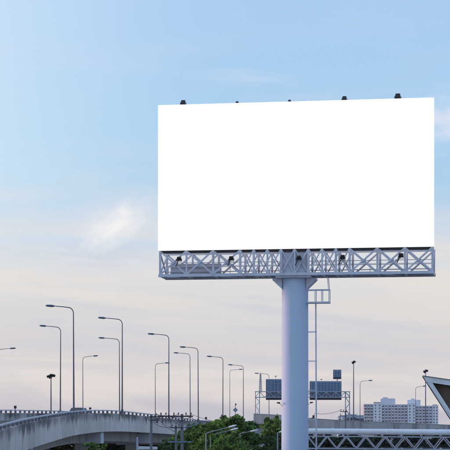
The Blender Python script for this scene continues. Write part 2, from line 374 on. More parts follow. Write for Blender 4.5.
PANEL_L = 4.0
pm = MB(); pm.box((0, 0, -CONC_H/2), (0.32, PANEL_L-0.10, CONC_H))
bm_ = bmesh.new(); tmp = pm.mesh('panel'); bm_.from_mesh(tmp); bmesh.ops.bevel(bm_, geom=bm_.edges[:], offset=0.02, segments=1, affect='EDGES'); bm_.to_mesh(tmp); bm_.free()
tmp.materials.append(M['parapet']); PANEL = tmp
POSTM = MB().box((0, 0, RAIL_H/2-0.05), (0.20, 0.26, RAIL_H-0.08)).mesh('rail_post'); POSTM.materials.append(M['railpost'])
def parapet(root, fx, fz, side, y0, y1, ypost=1e9):
    loc = Vector(root.location)
    pts = resample(fx, fz, y0, y1, PANEL_L)
    for p, q in zip(pts, pts[1:]):
        F = frame(p, q, side); m = (p+q)/2; off = F @ Vector((-0.16*side, 0, 0))
        inst(PANEL, 'parapet_panel', root, m+off-Vector((0, 0, RAIL_H))-loc, F.to_euler())
    rp = resample(fx, fz, y0, min(y1, ypost), 2.6)
    for i, p in enumerate(rp[:-1]):
        F = frame(p, rp[i+1], side); off = F @ Vector((-0.16*side, 0, -RAIL_H))
        inst(POSTM, 'rail_post', root, p+off-loc, F.to_euler())
    b = MB(); fp = resample(fx, fz, y0, min(y1, ypost), 1.3)
    for p, q in zip(fp, fp[1:]):
        off = frame(p, q, side) @ Vector((-0.16*side, 0, -0.06)); b.bar(p+off, q+off, 0.16, 0.12)
    b.build('rail', 'rail', root, world=True)
parapet(fly, RX, RZ, 1, 52, 420)
parapet(fly, LX, LZ, -1, 52, 400)
for y in (92, 120, 149, 205.5, 236.5, 268, 300, 335, 370, 405):     # crosshead + two columns each
    t = Vector((RX(y+1)-RX(y-1), 2, 0)).normalized(); nrm = Vector((t.y, -t.x, 0))
    zb = RZ(y)-2.5; r = Vector((RX(y), y, 0)); l = Vector((LX(y), y, 0)); w = (r-l).dot(nrm)
    rot = Matrix((nrm, t, Vector((0, 0, 1)))).transposed()
    a = r-nrm*0.28; c = a-nrm*(w-0.6); mid = (a+c)/2
    o = MB().box((mid.x, mid.y, zb-0.68), ((a-c).length, 1.7, 1.26), rot).build('pier_crosshead', 'conclight', fly, world=True, bevel=0.05)
    for s in (0.22, 0.78):
        p = a+(c-a)*s
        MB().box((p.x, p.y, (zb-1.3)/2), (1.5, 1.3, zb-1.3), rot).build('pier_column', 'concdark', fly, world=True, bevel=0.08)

# carriageway for the other direction, beyond the first
OX = spline([215, 284, 303, 316, 352, 440, 520], [-52, -35.6, -29.0, -24.8, -13.6, 1.0, 14])
opp = empty('opposite_carriageway', (-25, 300, 0)); tag(opp, 'second elevated carriageway running behind the curved ramp', 'flyover')
YS_keep = YS; YS = list(np.arange(222, 520, 4.0))
ribbon('deck', 'concdark', lambda y: OX(y)-0.5, lambda y: LX(y)-1.6, lambda y, k: LZ(y)-1.5, lambda y, k: LZ(y)-3.2, opp)
ribbon('road_surface', 'asphalt', lambda y: OX(y)-0.4, lambda y: LX(y)-1.7, lambda y, k: LZ(y)-1.46, lambda y, k: LZ(y)-1.495, opp)
ribbon('parapet', 'concdark', lambda y: OX(y)-0.8, lambda y: OX(y)-0.5, lambda y, k: LZ(y)-0.6, lambda y, k: LZ(y)-3.2, opp)
for y in (240, 275, 310, 345, 380, 415, 450, 485):
    x = (OX(y)+LX(y)-2)/2
    MB().box((x, y, (LZ(y)-3.2)/2), (2.2, 1.4, LZ(y)-3.2)).build('pier_column', 'concdark', opp, world=True, bevel=0.08)
YS = YS_keep

# ------------------------------------------------------------------ second elevated road, right of the billboard column
loop = empty('elevated_road', (25, 360, 0)); tag(loop, 'grey concrete elevated road with plain barrier crossing behind the billboard column', 'flyover')
LP = [(5.8, 365, 10.2), (11.5, 362, 9.9), (16.6, 359, 9.28), (22.5, 356.5, 8.88), (43.1, 349, 7.95), (62, 342, 7.2)]
seg = []
for a, b in zip(LP, LP[1:]):
    a, b = Vector(a), Vector(b); k = max(1, round((b-a).length/5.0))
    seg += [a+(b-a)*(i/k) for i in range(k)]
seg.append(Vector(LP[-1]))
P2 = MB().box((0, 0, -0.95), (0.3, 1, 1.9)).mesh('barrier_panel'); P2.materials.append(M['barrier'])
for p, q in zip(seg, seg[1:]):
    F = frame(p, q, 1); m = (p+q)/2
    inst(P2, 'barrier_panel', loop, m-Vector(loop.location), F.to_euler(), (1, (q-p).length-0.04, 1))
    MB().bar(p+Vector((0, -0.02, 0.05)), q+Vector((0, -0.02, 0.05)), 0.36, 0.10).build('coping', 'concdark', loop, world=True)
b = MB(); n = len(seg)
for p in seg: b.v += [(p.x+0.12, p.y+0.2, p.z-0.95), (p.x+2, p.y+42, p.z-0.95), (p.x+2, p.y+42, p.z-2.6), (p.x+0.5, p.y+1.2, p.z-2.6)]
b.f += [f for i in range(n-1) for a in (i*4,) for f in ((a, a+1, a+5, a+4), (a+1, a+2, a+6, a+5), (a+2, a+3, a+7, a+6), (a+3, a, a+4, a+7))]+[(0, 1, 2, 3), tuple(4*(n-1)+k for k in (3, 2, 1, 0))]
b.build('deck', 'concdark', loop, world=True)
def loopz(x): return float(np.interp(x, [p.x for p in seg], [p.z for p in seg]))-0.95
for k in (0.6, 5, 9, 13, 17):
    p = seg[min(int(k*1.0), n-1)]
    zt = p.z-2.62
    b = MB(); w0, w1 = 2.6, 0.9
    b.prism([(p.x+2.2-w0, zt), (p.x+2.2+w0, zt), (p.x+2.2+w0, zt-0.7), (p.x+2.2+w1, zt-2.0), (p.x+2.2-w1, zt-2.0), (p.x+2.2-w0, zt-0.7)], p.y+1.4, p.y+3.2)
    b.build('pier_head', 'conclight', loop, world=True, bevel=0.05)
    MB().box((p.x+2.2, p.y+2.3, (zt-2)/2), (1.7, 1.6, zt-2.0)).build('pier_column', 'conclight', loop, world=True, bevel=0.08)

# ------------------------------------------------------------------ billboard
TH = R(9)
bb = empty('billboard', (5.0, 130, 0), -TH)
tag(bb, 'huge blank white billboard on a blue-grey truss and single round column', 'billboard')
XL, XR = -9.67, 9.94; ZB, ZT = 20.45, 30.85; TB = 18.58; FR, BK = -1.45, 1.45
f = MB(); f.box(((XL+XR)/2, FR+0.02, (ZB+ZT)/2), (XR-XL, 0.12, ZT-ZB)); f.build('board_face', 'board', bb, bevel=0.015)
bf = MB()
bf.box(((XL+XR)/2, FR+0.17, ZB+0.06), (XR-XL-0.06, 0.16, 0.12)); bf.box(((XL+XR)/2, FR+0.17, ZT-0.08), (XR-XL-0.06, 0.16, 0.12))
for i in range(21):
    x = XL+0.08+(XR-XL-0.16)*i/20; bf.box((x, FR+0.17, (ZB+ZT)/2), (0.09, 0.158, ZT-ZB-0.3))
bf.build('board_frame', 'backsteel', bb)
f2 = MB(); f2.box(((XL+XR)/2-0.25, BK-0.02, (ZB+ZT)/2), (XR-XL-1.1, 0.1, ZT-ZB-0.6)); f2.build('rear_board', 'backsteel', bb)
for i in range(7):                                           # back-to-back ties between the two faces
    x = XL+0.6+(XR-XL-1.2)*i/6
    b = MB()
    for z in (21.6, 24.2, 26.8, 29.4): b.bar((x, FR+0.26, z), (x, BK-0.08, z), 0.1)
    b.build('cross_tie', 'steel', bb)
# truss
px_nodes = []
wide = 1.93
nodes = [XL+0.12, XL+wide+0.1, XL+2*wide+0.1, XL+3*wide+0.12]
rnodes = [XR-0.12, XR-wide-0.1, XR-2*wide-0.1, XR-3*wide-0.12]
c0, c1 = nodes[3], rnodes[3]
mids = [c0+(c1-c0)*i/8 for i in range(1, 8)]
X = nodes+mids+rnodes[::-1]
ch = 0.16
for y, nm in ((FR+0.16, 'front'), (BK-0.16, 'rear')):
    MB().box(((XL+XR)/2, y, TB+0.10), (XR-XL, 0.2, 0.20)).build('bottom_chord', 'steel', bb)
    if nm == 'front': MB().box(((XL+XR)/2, y+0.14, ZB-0.095), (XR-XL-0.05, 0.10, 0.185)).build('top_chord', 'darksteel', bb)
    else: MB().box(((XL+XR)/2, y, ZB-0.02), (XR-XL-0.05, 0.14, 0.12)).build('top_chord', 'steel', bb)
    for i, x in enumerate(X):
        MB().box((x, y, (TB+ZB)/2+0.095), (0.15 if (i in (3, 11) or i % 2 == 0) else 0.12, 0.15, ZB-TB-0.42+0.19)).build('truss_post', 'steel', bb)
    for i in range(len(X)-1):
        x0, x1 = X[i]+0.05, X[i+1]-0.05; w = 0.115 if x1-x0 > 1.5 else 0.085
        MB().bar((x0, y-0.045, TB+0.2), (x1, y-0.045, ZB-0.07), w, 0.07, up=(0, 1, 0)).build('diagonal', 'steel', bb)
        MB().bar((x0, y+0.04, ZB-0.07), (x1, y+0.04, TB+0.2), w, 0.07, up=(0, 1, 0)).build('diagonal', 'steel', bb)
        if x1-x0 > 1.5 and nm == 'front':
            MB().box(((x0+x1)/2, y, (TB+ZB)/2), (0.34, 0.012, 0.30)).build('gusset', 'steel', bb)
MB().box(((XL+XR)/2, -0.55, ZB+0.03), (XR-XL-0.2, 1.2, 0.03)).build('soffit_sheet', 'darksteel', bb)
for i, x in enumerate(X):                                     # floor cross beams, end bracing
    MB().box((x, 0, TB+0.10), (0.14, BK-FR-0.55, 0.16)).build('cross_beam', 'steel', bb)
for i in range(len(X)-1):
    if i % 2 == 0: MB().bar((X[i], FR+0.3, TB+0.05), (X[i+1], BK-0.3, TB+0.05), 0.08, 0.06).build('floor_brace', 'steel', bb)
MB().box(((XL+XR)/2-0.02, 0.55, TB+0.235), (XR-XL-0.5, 1.3, 0.05)).build('catwalk_floor', 'darksteel', bb)
MB().box((XL+0.35+1.95, BK-0.36, TB+0.70), (3.75, 0.03, 0.86)).build('catwalk_screen', 'steel', bb)   # solid kick sheet at the left end
for z in (0.55, 0.9, 1.2): MB().bar((XL-0.15, BK-0.42, TB+z), (XR-0.1, BK-0.42, TB+z), 0.045).build('handrail', 'steel', bb)
for z in (0.6, 1.05): MB().bar((XL+0.1, BK+0.55, TB+z), (XR-0.3, BK+0.55, TB+z), 0.03).build('handrail', 'steel', bb)
for xx in (XL+0.1, XR-0.3, -5.0, 0.1, 5.2): MB().bar((xx, BK+0.55, TB+0.1), (xx, BK+0.55, TB+1.05), 0.04).build('handrail_post', 'steel', bb); MB().bar((xx, BK-0.1, TB+0.12), (xx, BK+0.6, TB+0.12), 0.06).build('handrail_bracket', 'steel', bb)
for x in (XL+0.12, XR-0.12):
    MB().bar((x, FR+0.25, TB+0.25), (x, BK-0.25, ZB-0.2), 0.09).build('end_diagonal', 'steel', bb)
    MB().bar((x, FR+0.25, ZB-0.2), (x, BK-0.25, TB+0.25), 0.09).build('end_diagonal', 'steel', bb)
# head box over the column, brackets, column
MB().box((0.0, 0, (TB+ZB)/2+0.02), (1.75, 2.2, ZB-TB-0.38)).build('head_box', 'steel', bb)
MB().box((0.0, 0, TB-0.07), (2.5, 2.5, 0.13)).build('head_plate', 'steel', bb)
for s in (-1, 1):
    for yy in (-0.5, 0.5):
        MB().prism([(s*0.86, TB-0.14), (s*1.50, TB-0.14), (s*1.50, TB-0.24), (s*0.86, TB-0.86)], yy-0.025, yy+0.025).build('bracket', 'steel', bb)
    MB().prism([(s*1.56, TB-0.14), (s*1.56, TB-0.25), (s*0.84, TB-0.93), (s*0.84, TB-0.87), (s*1.50, TB-0.245), (s*1.502, TB-0.14)], -0.53, 0.53).build('bracket_flange', 'steel', bb)
for k in range(6):
    a = R(60*k+15); 
    MB().bar((math.cos(a)*0.93, math.sin(a)*0.93, TB-0.14), (math.cos(a)*0.93, math.sin(a)*0.93, TB-0.6), 0.04).build('stiffener', 'steel', bb)
b = MB()
prof = [(0, 1.0), (0.05, 0.98), (6, 0.97), (12.2, 0.955), (TB-0.14, 0.94)]
b.tube([(0, 0, z) for z, r in prof], [r for z, r in prof], 64); b.build('column', 'column', bb, smooth=True)
MB().tube([(0, 0, 0), (0, 0, 0.12)], 1.5, 32).build('base_plate', 'steel', bb)
MB().box((0, 0, 0.25), (4.2, 4.2, 0.5)).build('footing', 'concdark', bb)
# access landing and ladder at the right of the column
lz = 16.72
land = MB().box((1.70, 0.0, lz), (1.62, 0.9, 0.10)).build('landing', 'steel', bb)
for x in (1.48, 1.95, 2.47):
    for y in (-0.42, 0.42): MB().bar((x, y, lz+0.05), (x, y, lz+0.90), 0.05).build('landing_post', 'steel', bb)
for y in (-0.42, 0.42):
    MB().bar((0.86, y, lz+0.90), (2.50, y, lz+0.90), 0.055).build('landing_rail', 'steel', bb)
    MB().bar((2.44, y, lz+0.9), (2.36, y, TB), 0.045).build('landing_hanger', 'steel', bb)
MB().bar((2.47, -0.42, lz+0.9), (2.47, 0.42, lz+0.9), 0.05).build('landing_rail', 'steel', bb)
lad = empty('ladder', (0, 0, 0)); lad.parent = bb
for y in (-0.2, 0.2): MB().bar((1.56, y, 0.3), (1.49, y, lz), 0.055).build('stringer', 'steel', lad)
rung = MB().tube([(0, -0.2, 0), (0, 0.2, 0)], 0.014, 6).mesh('rung'); rung.materials.append(M['steel'])
for i in range(54): inst(rung, 'rung', lad, (1.56-0.07*(0.6+i*0.3)/lz, 0, 0.6+i*0.3))
for i in range(8):
    z = lz-2.08*(i+1)
    if z > 0.5:
        for y in (-0.2, 0.2): MB().bar((0.85, y, z), (1.55, y, z), 0.05).build('standoff', 'steel', lad)

# floodlights on the billboard
def floodlight(x, z, y, tilt, label, arm, big=1.0):
    o = empty('floodlight', tuple(world_of(bb) @ Vector((x, y, z))), -TH)
    b = MB(); m = Matrix.Rotation(tilt, 3, 'X')
    b.prism([(-0.22*big, -0.17*big), (0.22*big, -0.17*big), (0.16*big, 0.17*big), (-0.16*big, 0.17*big)], -0.12*big, 0.12*big)
    b.v = [tuple(m @ Vector(v)) for v in b.v]; b.build('housing', 'black', o, bevel=0.02)
    l = MB().box((0, 0.125*big, -0.0), (0.30*big, 0.014, 0.26*big)); l.v = [tuple(m @ Vector(v)) for v in l.v]; l.build('lens', 'glass', o)
    MB().bar((0, 0, 0), arm, 0.05).build('bracket_arm', 'darksteel', o)
    for i in (-1, 1): MB().bar((i*0.24*big, 0, 0), (i*0.24*big, 0, -0.26*big), 0.03).build('yoke', 'darksteel', o)
    MB().bar((-0.25*big, 0, -0.26*big), (0.25*big, 0, -0.26*big), 0.03).build('yoke', 'darksteel', o)
    tag(o, label, 'floodlight', 'floodlights of the billboard'); return o
def lx(px): return (px-295.3)/14.1
ends = ['leftmost', 'second from left', 'middle', 'second from right', 'rightmost']
for px, py, e in zip((181, 234, 302, 345.5, 403), (259, 258.5, 258, 257.2, 255.5), ends):
    z = EYE+(HY-py)/FPX*(128.5-lx(px)*0.156)
    floodlight(lx(px), z, FR-0.25, R(20), f'black square floodlight in the billboard truss, {e} of the five', (-0.3, 0.35, -0.5), 0.82)
for px, e, bg in zip((183.5, 238.5, 291.5, 346.5, 399.5), ends, (1.0, 0.55, 0.55, 0.9, 1.1)):
    floodlight(lx(px), ZT+0.22*bg, FR+0.45, R(-25), f'dark floodlight on the billboard\'s top edge, {e} of the five', (0, 0.12, -0.55), 0.9*bg)

# ------------------------------------------------------------------ street lamps
def lamp(px, ytop, Y, base_z, arm_px, label, group, X=None, r=0.085, material='lamp'):
    x0 = (px-CX)/FPX*Y if X is None else X; k = Y/FPX
    top = EYE+(HY-ytop)*k; H = top-base_z; arm = arm_px*k; s = 1 if arm > 0 else -1; A = abs(arm)
    o = empty('street_lamp', (x0, Y, base_z))
    MB().box((0, 0, 0.02), (0.42, 0.42, 0.04)).build('base_plate', material, o)
    MB().box((0, 0, 0.29), (0.26, 0.26, 0.50)).build('base_box', material, o, bevel=0.02)
    pts = [(0, 0, 0.04), (0, 0, H*0.5), (0, 0, H-0.75)]; rad = [r*1.15, r*0.85, r*0.62]
    for i in range(1, 6):
        a = R(18*i); pts.append((s*0.55*(1-math.cos(a)), 0, H-0.75+0.61*math.sin(a))); rad.append(r*0.58)
    MB().tube(pts, rad, 10).build('pole', material, o, smooth=True)
    p = Vector(pts[-1]); hl = min(0.95, A*0.33); q = Vector((s*(A-hl), 0, H+0.045*A-0.13))
    MB().tube([p, (p+q)/2+Vector((0, 0, 0.015)), q], [r*0.56, r*0.52, r*0.48], 8).build('arm', material, o, smooth=True)
    h = MB(); n = 8; L = hl; prof = [(0, 0.05, 0.05), (0.10, 0.12, 0.09), (0.3, 0.17, 0.125), (0.8, 0.17, 0.11), (0.95, 0.09, 0.05), (1.0, 0.03, 0.02)]
    for t, w, hh in prof:
        for j in range(n):
            a = 2*math.pi*j/n; h.v.append((q.x+s*t*L, math.cos(a)*w, q.z+t*L*0.06+math.sin(a)*hh))
    h.f = [(i*n+j, i*n+(j+1) % n, (i+1)*n+(j+1) % n, (i+1)*n+j) for i in range(len(prof)-1) for j in range(n)]+[tuple(range(n-1, -1, -1)), tuple((len(prof)-1)*n+j for j in range(n))]
    hd = h.build('lamp_head', 'lamphead' if material == 'lamp' else 'palelamp', o, smooth=True)
    MB().box((q.x+s*0.55*L, 0, q.z+0.55*L*0.06-0.092), (0.45*L, 0.2, 0.03)).build('lens', 'lens', hd)
    o.rotation_euler = (R(random.uniform(-.3, .3)), R(random.uniform(-.3, .3)), R(random.uniform(-7, 7)))
    return tag(o, label, 'street lamp', group)
G1 = 'street lamps along the near side of the flyover'
near = [(73.8, 306, 186, -28, 'tallest street lamp of all, arm reaching left, standing over the flyover car'),
        (122.2, 318, 215, -24.5, 'second tallest street lamp, right one of the close double pair on the flyover'),
        (168.8, 334, 247, -21.5, 'tall street lamp with left arm rising behind the utility poles'),
        (198.3, 347, 274, -18.5, 'street lamp with left arm just left of the round tree clump, taller of its pair'),
        (222.8, 356.5, 313, -16.5, 'lone street lamp with left arm rising straight behind the round tree clump'),
        (243.3, 365, 364, -15.5, 'street lamp with left arm just right of the diamond warning sign'),
        (269, 373.5, 417, -14.5, 'small street lamp crossing the left gantry sign beside the billboard column')]
for px, yt, Y, a, lb in near: lamp(px, yt, Y, RZ(Y)-RAIL_H, a, lb, G1, X=(px-CX)/FPX*Y)
G2 = 'street lamps along the far side of the flyover'
for px, yt, Y, a, lb in [(60.3, 326, 239, -21.5, 'thin street lamp with left arm just left of the tallest lamp'),
                         (119.6, 338, 272, -21, 'thin street lamp, shorter left one of the close double pair on the flyover'),
                         (190.2, 353, 340, -16.5, 'street lamp just left of its taller twin above the utility poles')]:
    lamp(px, yt, Y, LZ(Y)-RAIL_H, a, lb, G2)
G3 = 'right-armed street lamps on the carriageway behind'
for px, yt, Y, a, lb in [(-3, 348.5, 284, 19, 'street lamp at the left picture edge, only its right arm in view'),
                         (83, 356, 316, 15.5, 'thin street lamp with right arm behind the flyover car'),
                         (155.3, 363, 352, 14.5, 'small street lamp with right arm left of the pole transformer'),
                         (229.8, 369.5, 440, 13, 'small street lamp with right arm left of the diamond warning sign')]:
    lamp(px, yt, Y, LZ(Y)-1.46, a, lb, G3, r=0.075)
G4 = 'right-armed street lamps before the apartment block'
for px, yt, Y, a, lb in [(360, 380.5, 375, 12.5, 'grey street lamp with right arm left of the apartment block'),
                         (415.6, 386, 360, 11, 'thin street lamp with short right arm beside the canopy roof tip')]:
    lamp(px, yt, Y, loopz((px-CX)/FPX*Y)-0.3, a, lb, G4, r=0.07)
def mast(px, ytop, Y, base, label, w=0.5):
    o = empty('floodlight_mast', ((px-CX)/FPX*Y, Y, base)); H = EYE+(HY-ytop)*Y/FPX-base
    MB().tube([(0, 0, 0), (0, 0, H*0.6), (0, 0, H)], [0.13, 0.10, 0.07], 10).build('pole', 'lamp', o, smooth=True)
    MB().box((0, 0, 0.03), (0.5, 0.5, 0.06)).build('base_plate', 'lamp', o)
    hd = MB(); hd.box((0, 0, H+0.05), (w*2.0, 0.12, 0.10)); hd.build('crossbar', 'darksteel', o)
    for s, dy, dz in ((-0.7, -0.12, 0.10), (0.1, -0.18, 0.30), (0.75, -0.05, 0.24), (-0.2, 0.15, -0.05)):
        MB().box((s*w, dy, H+dz), (w*0.85, 0.3, 0.34), Matrix.Rotation(R(25*s), 3, 'Y') @ Matrix.Rotation(R(30), 3, 'X')).build('flood_head', 'black', o, bevel=0.03)
    return tag(o, label, 'floodlight mast')
mast(51, 377, 303, LZ(303)-1.46, 'short mast with a dark cluster of floodlights above the flyover railing', 0.62)
mast(353.6, 363, 380, loopz(26.8)-0.3, 'slim tall mast with small dark head right of the gantry', 0.36)
mast(425.6, 372, 364, loopz(40)-0.3, 'slim mast with dark head rising behind the canopy roof tip', 0.42)

# ------------------------------------------------------------------ car on the flyover
def car(x, y, z, rz):
    o = empty('parked_car' if False else 'car', (x, y, z), rz)
    side = [(-2.15, 0.35), (2.1, 0.32), (2.2, 0.55), (2.1, 0.78), (1.15, 0.92), (-1.75, 0.98), (-2.18, 0.90), (-2.22, 0.6)]
    MB().prism([(a, b) for a, b in side], -0.86, 0.86, 'x').build('body', 'carpaint', o, bevel=0.07)
    b = MB(); low = [(-1.85, 0.95), (1.1, 0.90)]; hi = [(-1.25, 1.40), (0.25, 1.40)]
    vs = [(-0.80, low[0][0], low[0][1]), (0.80, low[0][0], low[0][1]), (0.80, low[1][0], low[1][1]), (-0.80, low[1][0], low[1][1]),
          (-0.62, hi[0][0], hi[0][1]), (0.62, hi[0][0], hi[0][1]), (0.62, hi[1][0], hi[1][1]), (-0.62, hi[1][0], hi[1][1])]
    b.add(vs, [(3, 2, 1, 0), (4, 5, 6, 7), (0, 1, 5, 4), (1, 2, 6, 5), (2, 3, 7, 6), (3, 0, 4, 7)]).build('window_band', 'carglass', o, bevel=0.03)
    MB().box((0, -0.5, 1.425), (1.20, 1.52, 0.06)).build('roof', 'carpaint', o, bevel=0.03)
    for i in (-1, 1):
        for (a, c) in ((0, 4), (3, 7)):
            p, q = Vector(vs[a]), Vector(vs[c]); p.x = abs(p.x)*i*1.005; q.x = abs(q.x)*i*1.01
            MB().bar(p, q, 0.09, 0.07).build('pillar', 'carpaint', o)
        MB().bar((i*0.80, -0.4, 0.93), (i*0.632, -0.4, 1.40), 0.10, 0.05).build('pillar', 'carpaint', o)
        MB().box((i*0.98, 0.75, 1.0), (0.22, 0.12, 0.15)).build('mirror', 'carpaint', o, bevel=0.03)
        MB().box((i*0.66, -2.17, 0.80), (0.32, 0.10, 0.16)).build('tail_light', 'red', o, bevel=0.02)
        MB().box((i*0.62, 2.12, 0.68), (0.36, 0.12, 0.14)).build('headlight', 'lens', o, bevel=0.02)
        for yy in (-1.35, 1.38):
            w = MB().tube([(i*0.70, yy, 0.32), (i*0.885, yy, 0.32)], 0.32, 20).build('wheel', 'tyre', o, bevel=0.03)
            MB().tube([(i*0.80, yy, 0.32), (i*0.895, yy, 0.32)], 0.20, 14).build('rim', 'rim', w)
    return o
cy = 205.0
cr_ = car(-16.4, cy, (RZ(cy)-DECK_DROP)-0.02, -math.atan2(RX(cy+2)-RX(cy-2), 4))
tag(cr_, 'dark blue-grey car driving behind the flyover parapet at the tallest lamp', 'car')

# small signal boxes along the railing
def beacon(p, label, h=0.35, w=0.3):
    o = empty('warning_light', tuple(p))
    MB().tube([(0, 0, 0), (0, 0, h*0.4)], 0.04, 8).build('stem', 'darksteel', o)
    b = MB().box((0, 0, h*0.4+h/2), (w, w*0.7, h)).build('housing', 'black', o, bevel=0.04)
    MB().tube([(0, -w*0.35, h*0.9), (0, -w*0.42, h*0.9)], w*0.28, 12).build('lens', 'glass', o)
    return tag(o, label, 'warning light', 'dark warning lights on the flyover railing')
beacon((LX(211), 211, LZ(211)), 'small black warning light box on the far railing at left', 0.34, 0.30)
beacon((RX(197)-0.16, 197, RZ(197)), 'small dark warning light on the railing just right of the car', 0.20, 0.26)
beacon((at(206, 418.5, 285).x, 285, RZ(285)), 'small black box on the railing just left of the round tree clump', 0.38, 0.32)

# diamond warning sign
p = at(235.4, 419, 330); sg = empty('warning_sign', (p.x, 330, RZ(330)-DECK_DROP))
zb = RZ(330)-DECK_DROP
MB().tube([(0, 0, 0), (0, 0, at(0, 403.5, 330).z-zb)], 0.05, 8).build('post', 'lamp', sg)
MB().box((0, -0.08, at(0, 410, 330).z-zb), (0.62, 0.04, 0.62), Matrix.Rotation(R(45), 3, 'Y')).build('sign_plate', 'signback', sg)
MB().box((0, -0.1, at(0, 410, 330).z-zb), (0.14, 0.05, 0.34)).build('pictogram', 'linewhite', sg)
MB().box((0.06, -0.05, at(0, 404.4, 330).z-zb), (0.26, 0.2, 0.30)).build('beacon', 'black', sg, bevel=0.04)
MB().box((0, 0, at(0, 415.6, 330).z-zb), (0.40, 0.14, 0.42)).build('control_box', 'palelamp', sg, bevel=0.02)
tag(sg, 'diamond-shaped warning sign on a thin post above the trees', 'sign')

# ------------------------------------------------------------------ sign gantry
GY = 380; k = GY/FPX
gx = lambda px: (px-CX)*k
gz = lambda py: EYE+(HY-py)*k
gan = empty('sign_gantry', (gx(302), GY, 8.5)); tag(gan, 'lattice steel sign gantry crossing behind the billboard column', 'gantry')
def G(b, n, m='gantry'): return b.build(n, m, gan, world=True)
gl, gr, zt, zbm = gx(257.5), gx(347.5), gz(391.7), gz(397.3)
for y in (GY-0.6, GY+0.6):
    for z in (zt, zbm): G(MB().bar((gl-0.5, y, z), (gr+0.5, y, z), 0.16), 'chord')
    nseg = 20
    for i in range(nseg):
        x0 = gl-0.5+(gr-gl+1)*i/nseg; x1 = gl-0.5+(gr-gl+1)*(i+1)/nseg
        G(MB().bar((x0, y, zt if i % 2 else zbm), (x1, y, zbm if i % 2 else zt), 0.10), 'diagonal')
        if i % 2: G(MB().bar((x0, y, zt), (x0, y, zbm), 0.08), 'post')
for i in range(0, 21, 2):
    x0 = gl-0.5+(gr-gl+1)*i/20
    for z in (zt, zbm): G(MB().bar((x0, GY-0.6, z), (x0, GY+0.6, z), 0.09), 'cross_member')
for c in (gl, gr):
    zb0 = loopz(c)-0.1; cc = c
    for dx in (-0.42, 0.42):
        for dy in (-0.5, 0.5): G(MB().bar((cc+dx, GY+dy, zb0), (cc+dx, GY+dy, zt), 0.13), 'leg_angle')
    nl = 5
    for i in range(nl):
        z0 = zb0+(zbm-zb0)*i/nl; z1 = zb0+(zbm-zb0)*(i+1)/nl
        for dy in (-0.5, 0.5): G(MB().bar((cc-0.42*(1 if i % 2 else -1), GY+dy, z0), (cc+0.42*(1 if i % 2 else -1), GY+dy, z1), 0.09), 'leg_brace')
        for dx in (-0.42, 0.42): G(MB().bar((cc+dx, GY-0.5, z0), (cc+dx, GY+0.5, z1), 0.09), 'leg_brace')
    G(MB().box((cc, GY, zb0+0.05), (1.5, 1.4, 0.1)), 'foot_plate')
def sign_back(x0, x1, y0, y1, label, ribs):
    cx_ = (gx(x0)+gx(x1))/2; o = empty('traffic_sign', (cx_, GY+0.9, gz(y1)))
    w = gx(x1)-gx(x0); h = gz(y0)-gz(y1)
    MB().box((0, 0.1, h/2), (w, 0.06, h)).build('panel', 'signback', o)
    MB().box((0, 0.06, 0.20), (w, 0.12, 0.40)).build('lower_trim', 'signdark', o)
    MB().box((0, 0.055, h-0.15), (w, 0.10, 0.30)).build('upper_trim', 'signrib', o)
    for i in range(ribs):
        MB().box((-w/2+w*(i+0.5)/ribs, 0.03, h/2+0.14), (0.16, 0.09, h-0.55)).build('rib', 'signrib', o)
    for z in (h*0.45, h*0.8): MB().box((0, 0.0, z), (w-0.1, 0.06, 0.09)).build('stringer', 'signrib', o)
    return tag(o, label, 'sign', 'backs of overhead road signs')
sign_back(266, 297, 379, 399.9, 'blue-grey back of an overhead road sign left of the billboard column', 9)
sign_back(309.8, 341.8, 381, 399.9, 'long blue-grey back of an overhead road sign right of the billboard column', 10)
sign_back(333.4, 341.6, 369.5, 379, 'small square sign back standing above the long right gantry sign', 3)
G(MB().bar((gx(337.5), GY+0.95, gz(380.9)), (gx(337.5), GY+0.95, gz(378.9)), 0.2), 'sign_post')
am = empty('antenna_mast', (gx(260.5), GY, zt)); hA = gz(374)-zt
for s in range(3):
    a = R(120*s+90); MB().bar((0.32*math.cos(a), 0.32*math.sin(a), 0), (0.13*math.cos(a), 0.13*math.sin(a), hA), 0.10).build('leg', 'gantry', am)
for i in range(8):
    z0, z1 = hA*i/8, hA*(i+1)/8; r0 = 0.32-0.19*i/8; r1 = 0.32-0.19*(i+1)/8
    for s in range(3):
        a, c = R(120*s+90), R(120*s+210); MB().bar((r0*math.cos(a), r0*math.sin(a), z0), (r1*math.cos(c), r1*math.sin(c), z1), 0.08).build('brace', 'gantry', am)
MB().tube([(0, 0, hA), (0, 0, hA+0.4)], 0.03, 6).build('tip', 'lamp', am)
tag(am, 'slender tapering lattice antenna on the left end of the gantry', 'antenna')
def cctv(p, dx, label, sc=1.0, mount=None):
    o = empty('security_camera', tuple(p))
    b = MB(); b.box((0, 0, 0), (0.36*sc, 0.14*sc, 0.14*sc)); b.build('housing', 'black', o, bevel=0.02)
    MB().tube([(dx*0.18*sc, 0, 0), (dx*0.22*sc, 0, 0)], 0.05*sc, 10).build('lens', 'glass', o)
    MB().box((0, 0, 0.08*sc), (0.42*sc, 0.17*sc, 0.02)).build('sun_shield', 'lamp', o)
    m = mount or (0, 0, -0.4*sc); MB().tube([(0, 0, -0.05*sc), (m[0]*0.5, 0, -0.16*sc), m], 0.025*sc, 6).build('mount', 'lamp', o)
    return tag(o, label, 'camera', 'small security cameras')
pc = at(277.6, 403, 130); cctv((3.82, 129.6, pc.z), -1, 'small dark security camera on the left side of the billboard column', 0.6, (0.31, 0.2, -0.3))
pc = at(311.5, 402.7, 130); cctv((6.15, 129.6, pc.z), 1, 'small dark security camera on the right side of the billboard column', 0.55, (-0.27, 0.2, -0.15))
cctv((gx(275.8), GY+0.95, gz(376.2)), 1, 'small camera on top of the left gantry sign', 1.0, (0, 0.05, gz(379)-gz(376.2)))
